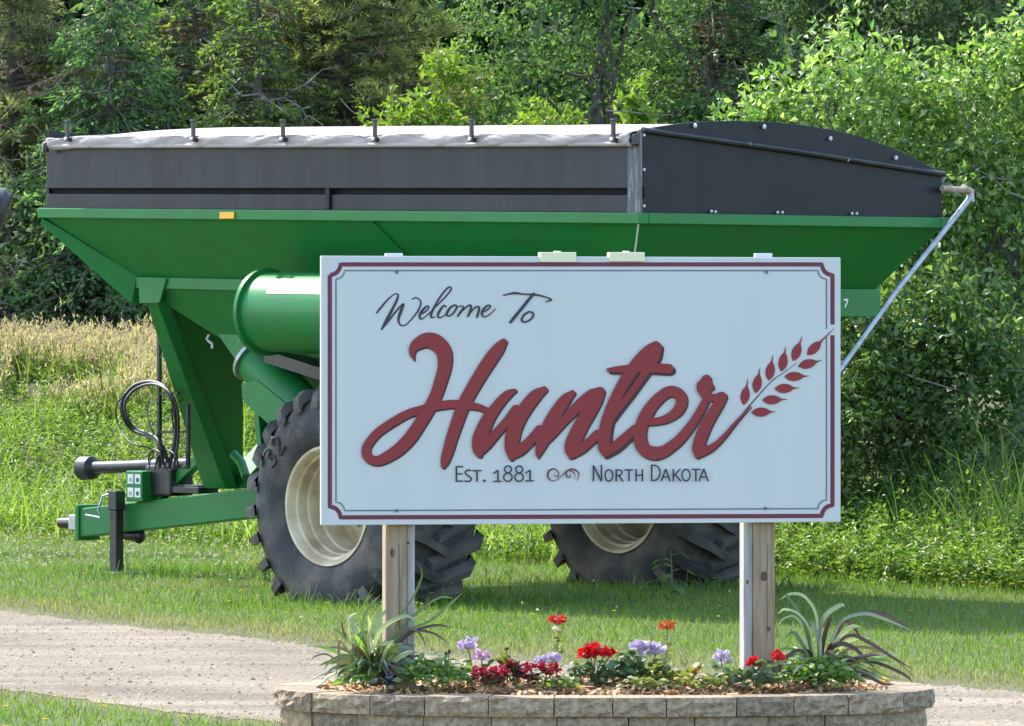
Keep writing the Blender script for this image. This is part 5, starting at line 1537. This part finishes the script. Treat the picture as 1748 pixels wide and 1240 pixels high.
# ---------------------------------------------------------------- plants and things in the planter
BT = BEDZ + .05
def bed(px, Y):      # point of the bed under a photo column
    return (((px - CX) * Y / F), Y, BT - .004)
def hz_(py, Y): return CAMZ - (py - HY) * Y / F
FM = {}
FM['red'] = mat_leaf('red_petal', [(0.42, 0.006, 0.010), (0.60, 0.012, 0.016), (0.68, 0.03, 0.03)], .25, .5, .3, (1, .5, .5))
FM['lavender'] = mat_leaf('lavender_petal', [(0.40, 0.30, 0.47), (0.52, 0.42, 0.58), (0.60, 0.52, 0.64)], .3, .5, .3, (1, 1, 1))
FM['pink'] = mat_leaf('pink_petal', [(0.62, 0.36, 0.50), (0.72, 0.50, 0.62)], .3, .5, .3, (1, 1, 1))
FM['orange'] = mat_leaf('rust_petal', [(0.34, 0.075, 0.02), (0.46, 0.12, 0.03), (0.55, 0.20, 0.05)], .25, .6, .3, (1, .8, .6))
FM['coral'] = mat_leaf('coral_petal', [(0.42, 0.035, 0.025), (0.55, 0.06, 0.04)], .25, .6, .3, (1, .6, .6))
FM['yellow'] = mat_leaf('yellow_petal', [(0.70, 0.45, 0.03), (0.80, 0.60, 0.12), (0.85, 0.70, 0.30)], .2, .6, .3, (1, 1, .8))
FM['magenta'] = mat_leaf('dark_red_petal', [(0.24, 0.008, 0.020), (0.38, 0.012, 0.035), (0.48, 0.02, 0.05)], .2, .6, .3, (1, .5, .5))
FM['white'] = mat_leaf('cream_bud', [(0.6, 0.58, 0.42), (0.7, 0.68, 0.55)], .2, .6)
LF['gleaf'] = mat_leaf('bedding_leaf', [(0.07, 0.16, 0.035), (0.12, 0.23, 0.05), (0.19, 0.30, 0.08), (0.30, 0.38, 0.17)], .35, .42, .45)
LF['grey_leaf'] = mat_leaf('grey_green_leaf', [(0.06, 0.115, 0.055), (0.10, 0.16, 0.08), (0.16, 0.22, 0.12)], .3)
LF['purple_leaf'] = mat_leaf('purple_leaf', [(0.055, 0.018, 0.025), (0.10, 0.025, 0.03), (0.06, 0.07, 0.03)], .3)
LF['olive_leaf'] = mat_leaf('olive_leaf', [(0.10, 0.14, 0.03), (0.16, 0.20, 0.05), (0.22, 0.25, 0.10)], .4)

def leaf5(L_, W_, curl=.25, seed=0):
    """one rounded leaf: 10 tris, from the origin along +x"""
    V = []; 
    for s, w in ((0, .08), (.25, .75), (.55, 1.0), (.82, .7), (1.0, .05)):
        z = curl * L_ * (s - 1.2 * s * s)
        V += [(L_*s, -W_*w/2, z + W_*.12*w), (L_*s, 0, z), (L_*s, W_*w/2, z + W_*.12*w)]
    Fc = []
    for i in range(4):
        a = i*3; Fc += [(a, a+1, a+4, a+3), (a+1, a+2, a+5, a+4)]
    return V, Fc
_leafdata = {}
def put_leaf(parent, mat, L_, W_, p, az, el, roll, name='leaf', curl=.25):
    key = (mat.name, round(W_/L_, 2), curl)
    if key not in _leafdata:
        V, Fc = leaf5(1.0, W_/L_, curl)
        me = bpy.data.meshes.new('leaf'); me.from_pydata(V, [], Fc); me.materials.append(mat)
        me.polygons.foreach_set('use_smooth', [True]*len(me.polygons)); _leafdata[key] = me
    o = bpy.data.objects.new(name, _leafdata[key]); o.parent = parent
    o.location = p; o.rotation_euler = (roll, -el, az); o.scale = (L_, L_, L_)
    COL.objects.link(o); return o

def flower_head(parent, mat, c, r, rng, n=30, flat=.7, petal=.62, name='flower_head'):
    r = r * 1.22
    D = rand_dirs(rng, n); D[:, 2] = np.abs(D[:, 2]) * 1.0 - .25; D = norm(D)
    C = np.array(c) + D * r * .45 * np.array([1, 1, flat])
    Dp = norm(D + rng.normal(0, .5, (n, 3)))
    V, T = leaf_mesh(C, Dp, norm(D + rng.normal(0, .35, (n, 3))), r * petal * rng.uniform(.8, 1.25, n), r * petal * rng.uniform(.75, 1.1, n), .12)
    k = len(V); mb = MB(); mb.ball((0, 0, 0), r*.55, r*.55, r*.5*flat, 8, 5)
    bv = np.array(mb.v) + np.array(c); bt = []
    for f in mb.f: bt += [(f[0], f[1], f[2]), (f[0], f[2], f[3])]
    return tri_obj(name, np.concatenate([V, bv]), np.concatenate([T, np.array(bt) + k]), mat, parent)
def stemmed(name, label, cat, px, Y, heads, mat, seed, group=None, leaves=9, leafmat=None, leaf=.055, leaf_h=.10, buds=0, stem_leaves=0):
    """a bedding plant: heads = [(px, py, r)] carried on thin stems from one root, leaves round the foot"""
    rng = np.random.default_rng(seed)
    b = bed(px, Y); t = tag(empty(name, b), label, cat, group)
    leafmat = leafmat or LF['grey_leaf']
    for (hx, hy, r) in heads:
        c = np.array([(hx - CX) * Y / F - b[0], rng.uniform(-.02, .02), hz_(hy, Y) - b[2]])
        mb = MB(); mb.tube([(0, 0, -.01), (c[0]*.35 + rng.normal(0, .006), c[1]*.3, c[2]*.45), (c[0]*.9, c[1], c[2]*.85), tuple(c - np.array([0, 0, r*.35]))], [.0042, .0036, .0032, .003], 5)
        mb.build('stem', M['stem_green'], t)
        flower_head(t, mat, c, r, rng)
        for k in range(stem_leaves):
            q = .35 + .55 * k / max(1, stem_leaves)
            put_leaf(t, LF['olive_leaf'], leaf*.8, leaf*.4, (c[0]*q, c[1]*q, c[2]*q), rng.uniform(0, 6.28), rng.uniform(-.2, .6), rng.normal(0, .4))
    for k in range(leaves):
        az = 2*math.pi*k/leaves + rng.normal(0, .4); h = rng.uniform(.01, leaf_h)
        put_leaf(t, leafmat, leaf*rng.uniform(.7, 1.25), leaf*.8, (math.cos(az)*.02, math.sin(az)*.02, h), az, rng.uniform(-.1, .9), rng.normal(0, .4))
    for k in range(buds):
        p = (rng.normal(0, .03), rng.normal(0, .02), rng.uniform(.08, .16))
        mb = MB(); mb.tube([(0, 0, 0), (p[0], p[1], p[2])], .0028, 5); mb.build('stem', M['stem_green'], t)
        mb = MB(); mb.ball(p, .008, .008, .013, 6, 5); mb.build('bud', LF['purple_leaf'], t)
    return t
G1, G2 = 'geraniums in the planter', 'tall flowers in the planter'
stemmed('geranium', 'lavender geranium on a long stem, leftmost of the lavender heads', 'flower', 806, 26.55, [(800, 1103, .046)], FM['lavender'], 1, G1, 8)
stemmed('geranium', 'pale pink geranium right beside the leftmost lavender head', 'flower', 826, 26.5, [(822, 1121, .040)], FM['pink'], 2, G1, 7)
stemmed('geranium', 'lavender geranium with two heads under the round red flower', 'flower', 936, 26.5, [(925, 1129, .034), (943, 1124, .036)], FM['lavender'], 3, G1, 10)
stemmed('geranium', 'big bright red geranium cluster near the middle of the planter', 'flower', 1012, 26.5, [(1002, 1119, .040), (1018, 1110, .046), (1030, 1116, .034), (1042, 1115, .026), (1008, 1112, .036)], FM['red'], 4, G1, 12)
stemmed('geranium', 'lavender geranium with two heads below the rust-orange flower', 'flower', 1106, 26.55, [(1094, 1106, .048), (1119, 1111, .046)], FM['lavender'], 5, G1, 12)
stemmed('geranium', 'pale lavender geranium on its own left of the right post', 'flower', 1232, 26.5, [(1231, 1123, .042)], FM['lavender'], 6, G1, 8)
stemmed('geranium', 'small red geranium in front of the left edge of the right post', 'flower', 1292, 26.38, [(1289, 1133, .036)], FM['red'], 7, G1, 9, leaf=.06)
stemmed('geranium', 'small red geranium in front of the right edge of the right post', 'flower', 1330, 26.36, [(1328, 1122, .033)], FM['red'], 8, G1, 6)
stemmed('zinnia', 'round red flower with a cream bud, tallest in the planter', 'flower', 950, 26.7, [(952, 1061, .038)], FM['coral'], 9, G2, 8, LF['olive_leaf'], .055, .12, stem_leaves=8)
_z = COL.objects['zinnia']
flower_head(_z, FM['white'], ((949 - 950) * 26.7 / F, -.035, hz_(1073, 26.7) - _z.location.z), .020, np.random.default_rng(3), 14, .9, .5, 'bud')
for k in range(12):
    r_ = np.random.default_rng(300 + k)
    put_leaf(_z, LF['olive_leaf'], .05, .022, (r_.normal(0, .012), r_.normal(0, .01), hz_(1100, 26.7) - _z.location.z + r_.normal(0, .03)), r_.uniform(0, 6.28), r_.uniform(-.2, .8), r_.normal(0, .4))
stemmed('marigold', 'rust-orange pompom flower on a tall leafy stem left of the right post', 'flower', 1140, 26.7, [(1139, 1070, .036)], FM['orange'], 10, G2, 8, LF['olive_leaf'], .055, .10, stem_leaves=6)
stemmed('marigold', 'little orange-red flower low between the right post and the right spiky plant', 'flower', 1357, 26.4, [(1356, 1147, .020)], FM['coral'], 11, None, 6)
stemmed('marigold', 'two small dull orange flowers low left of the pale lavender geranium', 'flower', 1180, 26.42, [(1186, 1146, .020), (1176, 1161, .022)], FM['orange'], 12, None, 8, LF['olive_leaf'])
stemmed('marigold', 'pale yellow ball flower on the mulch below the big red geranium', 'flower', 989, 26.3, [(989, 1177, .024)], FM['yellow'], 13, None, 4, LF['olive_leaf'], .04, .03)
stemmed('marigold', 'orange-yellow ball flower at the right end of the planter', 'flower', 1509, 26.7, [(1511, 1164, .020)], FM['yellow'], 14, None, 4, LF['olive_leaf'], .04, .03)
stemmed('petunia', 'single pink flower low at the front edge beside the dark red flowers', 'flower', 896, 26.28, [(896, 1187, .020)], FM['pink'], 15, None, 3, LF['grey_leaf'], .035, .02)
stemmed('budding_plant', 'stalk of closed buds right of the left spiky plant', 'plant', 760, 26.5, [(759, 1127, .012)], LF['purple_leaf'], 16, None, 9, LF['purple_leaf'], .05, .12, 4)
stemmed('budding_plant', 'bud stalk over yellow-green leaves between the pink and lavender geraniums', 'plant', 866, 26.5, [(865, 1109, .011)], LF['purple_leaf'], 17, None, 14, LF['olive_leaf'], .06, .13, 2)
# low dark red flowers along the front
def low_patch(name, label, cat, px, Y, rx, ry, h, n, leafmat, leaf, seed, heads=(), headmat=None, wf=.6, group=None):
    rng = np.random.default_rng(seed)
    b = bed(px, Y); t = tag(empty(name, b), label, cat, group)
    for k in range(n):
        a = rng.uniform(0, 6.28); r = math.sqrt(rng.uniform(0, 1))
        x, y = math.cos(a)*r*rx, math.sin(a)*r*ry
        z = h * (1 - r*r*.75) * rng.uniform(.35, 1.0)
        put_leaf(t, leafmat, leaf*rng.uniform(.7, 1.3), leaf*wf, (x, y, z), rng.uniform(0, 6.28), rng.uniform(-.4, .8), rng.normal(0, .5))
    mb = MB()
    for k in range(9):
        a = rng.uniform(0, 6.28); mb.tube([(0, 0, -.01), (math.cos(a)*rx*.6, math.sin(a)*ry*.6, h*.7)], .003, 4)
    mb.build('stem', M['stem_green'], t)
    for (dx, dy, dz, r) in heads:
        flower_head(t, headmat, (dx, dy, dz), r, rng, 14)
    return t
def rh(seed, n, rx, ry, h, r0=.014, r1=.026):
    g = np.random.default_rng(seed)
    return [(g.uniform(-rx, rx), g.uniform(-ry, ry), h * g.uniform(.5, 1.1), g.uniform(r0, r1)) for _ in range(n)]
low_patch('leafy_plant', 'mound of fresh green leaves in front of the left post', 'plant', 742, 26.36, .175, .10, .15, 300, LF['gleaf'], .044, 21, wf=.62, group='green leafy mounds')
low_patch('leafy_plant', 'mound of fresh green leaves under the right spiky plant', 'plant', 1395, 26.40, .195, .10, .15, 320, LF['gleaf'], .044, 22, wf=.62, group='green leafy mounds')
low_patch('leafy_plant', 'small broad-leaved green clump under the left spiky plant', 'plant', 622, 26.36, .095, .06, .13, 80, LF['gleaf'], .062, 23, wf=.5, group='green leafy mounds')
low_patch('leafy_plant', 'grey-green leaf clump right of the big red geranium', 'plant', 1066, 26.5, .12, .08, .16, 140, LF['grey_leaf'], .056, 24, wf=.7, group='grey-green leaf clumps')
low_patch('leafy_plant', 'yellow-green leafy clump below the rust-orange flower', 'plant', 1128, 26.46, .10, .07, .12, 110, LF['olive_leaf'], .045, 25, wf=.6, group='grey-green leaf clumps')
low_patch('leafy_plant', 'low grey-green clump left of the right post', 'plant', 1242, 26.4, .085, .06, .09, 60, LF['grey_leaf'], .045, 26, wf=.6, group='grey-green leaf clumps')
low_patch('leafy_plant', 'grey-green clump at the foot of the right post', 'plant', 1292, 26.36, .08, .05, .11, 60, LF['grey_leaf'], .05, 27, wf=.6, group='grey-green leaf clumps')
low_patch('begonia', 'patch of small dark red flowers beside the left green mound', 'flower', 836, 26.34, .08, .06, .085, 50, LF['purple_leaf'], .035, 31, rh(1, 16, .085, .04, .085), FM['magenta'], .7, 'low dark red flowers')
low_patch('begonia', 'dark red flowers and bronze leaves behind the small pink flower', 'flower', 878, 26.46, .09, .05, .13, 60, LF['purple_leaf'], .045, 32, rh(2, 9, .07, .04, .10), FM['magenta'], .7, 'low dark red flowers')
low_patch('begonia', 'patch of small dark red flowers under the double lavender geranium', 'flower', 926, 26.36, .09, .05, .10, 50, LF['purple_leaf'], .035, 33, rh(3, 15, .085, .04, .10), FM['magenta'], .7, 'low dark red flowers')
low_patch('leafy_plant', 'dark small-leaved clump under the big red geranium', 'plant', 992, 26.48, .075, .05, .12, 46, LF['grey_leaf'], .045, 34, wf=.7, group='grey-green leaf clumps')

low_patch('leafy_plant', 'yellow-green seedlings on the mulch left of the pale lavender geranium', 'plant', 1195, 26.32, .13, .05, .06, 70, LF['olive_leaf'], .036, 35, rh(7, 7, .12, .04, .05, .008, .013), FM['yellow'], .6, 'small seedlings along the front of the bed')
low_patch('leafy_plant', 'pale green seedlings on the mulch under the two-headed lavender geranium', 'plant', 1100, 26.30, .12, .05, .05, 60, LF['olive_leaf'], .034, 36, rh(8, 6, .11, .04, .05, .008, .013), FM['white'], .6, 'small seedlings along the front of the bed')
low_patch('leafy_plant', 'fresh green seedlings between the yellow ball flower and the dark red flowers', 'plant', 955, 26.30, .09, .045, .05, 46, LF['gleaf'], .034, 37, rh(9, 5, .08, .04, .05, .008, .013), FM['white'], .6, 'small seedlings along the front of the bed')
# spiky fountain plants: every long blade its own part
BL = {}
BL['green'] = mat_leaf('blade_green', [(0.07, 0.12, 0.04), (0.14, 0.19, 0.07)], .35, .4, .5)
BL['lush'] = mat_leaf('blade_lush', [(0.12, 0.22, 0.04), (0.20, 0.30, 0.07)], .45, .45, .4)
BL['pale'] = mat_leaf('blade_pale', [(0.28, 0.33, 0.17), (0.40, 0.43, 0.28)], .35, .4, .5)
BL['purple'] = mat_leaf('blade_purple', [(0.045, 0.022, 0.022), (0.085, 0.04, 0.03)], .25, .35, .6)
BL['bronze'] = mat_leaf('blade_bronze', [(0.11, 0.085, 0.04), (0.18, 0.13, 0.06)], .3, .4, .5)
BL['grey'] = mat_leaf('blade_grey', [(0.10, 0.14, 0.12), (0.19, 0.24, 0.21)], .3, .35, .6)
def spiky(label, px, Y, blades_, seed, n_rand, rmax, pal, up=1.0, elmin=.45):
    rng = np.random.default_rng(seed)
    b = bed(px, Y); t = tag(empty('spiky_plant', b), label, 'plant', 'spiky fountain plants in the planter')
    def blade(pts, w, mat):
        P = np.array(catmull([tuple(p) for p in pts], 4)); n = len(P)
        d = np.gradient(P, axis=0); sd = norm(np.cross(d, np.array([rng.normal(0, .3), -1.0 + rng.normal(0, .5), .35])))
        V = []
        for i in range(n):
            s = i / (n - 1); ww = w * (.6 + .9*s) * (1 if s < .4 else max(.03, 1 - ((s - .4)/.6) ** 2.2)) / 1.05
            nn = np.cross(sd[i], d[i]); nn = nn / (np.linalg.norm(nn) + 1e-9)
            V += [P[i] - sd[i]*ww/2, P[i] + nn*ww*.18, P[i] + sd[i]*ww/2]
        Fc = []
        for i in range(n - 1):
            a = i*3; Fc += [(a, a+1, a+4, a+3), (a+1, a+2, a+5, a+4)]
        mesh_obj('blade', V, Fc, BL[mat], t, smooth=70)
    for pts, w, mat in blades_:
        q = [(rng.normal(0, .01), rng.normal(0, .01), 0)]
        yo = rng.uniform(-.12, .05)
        m = len(pts)
        for i, (x, y) in enumerate(pts):
            s = (i + 1) / m
            q.append(((x - CX) * (Y + yo*s) / F - b[0], yo*s, max(.012, hz_(y, Y + yo*s) - b[2])))
        blade(q, w, mat)
    for k in range(n_rand):
        az = rng.uniform(0, 2*math.pi); L_ = rmax * rng.uniform(.45, 1.0); el = rng.uniform(elmin, 1.4) * up
        dr = rng.uniform(.3, 1.0)
        pts = []
        for s in (0, .3, .6, .85, 1.0):
            r = L_ * s * math.cos(el) * (1 + .2*s); z = L_ * s * math.sin(el) - dr * L_ * .75 * s**2.4
            pts.append((math.cos(az)*r, math.sin(az)*r*.75, max(.012, z)))
        blade(pts, rng.uniform(.013, .025), pal[int(rng.integers(len(pal)))])
    return t
spiky('tall spiky plant of green and grey blades in front of the left post', 640, 26.40, [
    ([(690,1085),(735,1060),(770,1030),(790,1012)], .012, 'green'), ([(680,1080),(720,1040),(752,1020),(775,1022)], .012, 'green'),
    ([(680,1060),(705,1020),(720,985),(716,962)], .012, 'green'), ([(690,1090),(740,1068),(772,1072)], .014, 'purple'), ([(690,1085),(735,1080),(768,1100)], .012, 'purple'),
    ([(670,1110),(700,1120),(716,1145)], .014, 'purple'), ([(600,1110),(595,1060),(612,1045)], .022, 'pale'), ([(610,1100),(603,1065),(600,1050)], .018, 'grey'),
    ([(620,1090),(625,1045),(650,1015)], .016, 'green'), ([(625,1090),(640,1050),(652,1030)], .018, 'purple'), ([(640,1100),(655,1070),(690,1052),(712,1060)], .022, 'pale'),
    ([(640,1090),(648,1055),(672,1040),(700,1050)], .018, 'grey'), ([(600,1120),(580,1095),(578,1125),(572,1160)], .012, 'bronze'), ([(590,1140),(560,1118),(540,1120),(530,1128)], .010, 'bronze'),
    ([(590,1150),(555,1150),(520,1168)], .010, 'bronze'), ([(600,1150),(570,1150),(548,1172),(545,1182)], .022, 'pale'), ([(605,1150),(575,1140),(556,1150)], .020, 'grey'),
    ([(610,1130),(590,1120),(565,1128),(552,1145)], .018, 'green'), ([(640,1110),(665,1098),(680,1108)], .020, 'pale'), ([(655,1130),(675,1150),(700,1160)], .014, 'purple'),
    ([(600,1100),(587,1080),(582,1055)], .013, 'purple'), ([(615,1110),(618,1080),(600,1115),(592,1150)], .018, 'green'), ([(650,1120),(640,1090),(620,1080),(600,1095)], .020, 'green'),
    ([(630,1100),(632,1070),(628,1050)], .02, 'pale'), ([(660,1100),(690,1075),(715,1080),(730,1110)], .014, 'bronze')],
    7, 130, .42, ['green', 'green', 'pale', 'green', 'bronze', 'grey', 'purple', 'lush'], 1.0, .85)
spiky('spiky plant of purple and pale arching blades right of the right post', 1400, 26.55, [
    ([(1370,1060),(1345,1020),(1338,1015)], .016, 'green'), ([(1395,1060),(1375,1020),(1350,1014),(1330,1025)], .015, 'pale'), ([(1385,1085),(1365,1050),(1340,1040),(1328,1048)], .015, 'pale'),
    ([(1380,1090),(1360,1055),(1340,1055),(1326,1070)], .015, 'pale'), ([(1400,1080),(1410,1050),(1435,1033),(1442,1036)], .024, 'grey'), ([(1405,1100),(1412,1070),(1420,1050)], .022, 'purple'),
    ([(1430,1070),(1470,1048),(1505,1055),(1560,1078)], .018, 'grey'), ([(1440,1062),(1490,1045),(1530,1060),(1562,1080)], .016, 'purple'), ([(1420,1100),(1440,1060),(1460,1075),(1470,1090)], .018, 'purple'),
    ([(1420,1110),(1450,1085),(1480,1095),(1520,1120),(1562,1145)], .018, 'purple'), ([(1430,1120),(1470,1105),(1520,1120),(1565,1160)], .016, 'bronze'), ([(1425,1100),(1450,1072),(1470,1070)], .024, 'pale'),
    ([(1430,1110),(1460,1090),(1490,1090)], .022, 'pale'), ([(1440,1130),(1490,1130),(1540,1150),(1560,1168)], .018, 'purple'), ([(1440,1140),(1480,1150),(1520,1172)], .020, 'grey'),
    ([(1380,1130),(1362,1110),(1330,1135),(1325,1150)], .020, 'purple'), ([(1375,1110),(1355,1080),(1340,1090)], .018, 'green'), ([(1385,1110),(1378,1070),(1370,1050)], .02, 'green'),
    ([(1400,1110),(1390,1070),(1382,1060)], .022, 'grey'), ([(1395,1100),(1398,1060),(1392,1030)], .016, 'bronze'), ([(1410,1120),(1430,1100),(1460,1108),(1500,1150)], .024, 'purple'),
    ([(1430,1150),(1470,1128),(1500,1128)], .022, 'pale'), ([(1420,1140),(1450,1150),(1475,1172)], .026, 'grey')],
    9, 80, .44, ['purple', 'green', 'pale', 'green', 'bronze', 'purple', 'lush'])
# small solar light lying at the foot of the left post
M['globe'] = mat_plain('dark_globe', (0.03, 0.015, 0.06), 0.08, coat=.5)
gl = tag(empty('garden_light', bed(652, 26.36)), 'small garden light with dark round globe lying at the left post foot', 'garden light')
gl.location.z = BT + .004
mb = MB(); mb.tube([(-.075, 0, .028), (-.02, .0, .028)], [.020, .022], 12); mb.build('battery_tube', M['grey_metal'], gl, smooth=40)
mb = MB(); mb.tube([(-.02, 0, .030), (.0, 0, .030), (.004, 0, .030)], [.030, .034, .030], 14); mb.build('collar', M['black_metal'], gl, smooth=40)
mb = MB(); mb.ball((.034, 0, .034), .034, .034, .034, 16, 10); mb.build('globe', M['globe'], gl, smooth=60)
mb = MB(); mb.box((.0, -.02, .0), (.07, .02, .012)); mb.build('base', M['black_metal'], gl, bevel=.004)
sk = tag(empty('stake', bed(664, 26.36)), 'curved pale stake bending over beside the garden light', 'stake')
mb = MB(); mb.tube([(.008, 0, -.01), (.012, 0, .05), (.008, 0, .095), (-.012, 0, .125), (-.03, 0, .135)], [.012, .012, .011, .009, .006], 8); mb.build('rod', M['wood_pale'], sk, smooth=50)
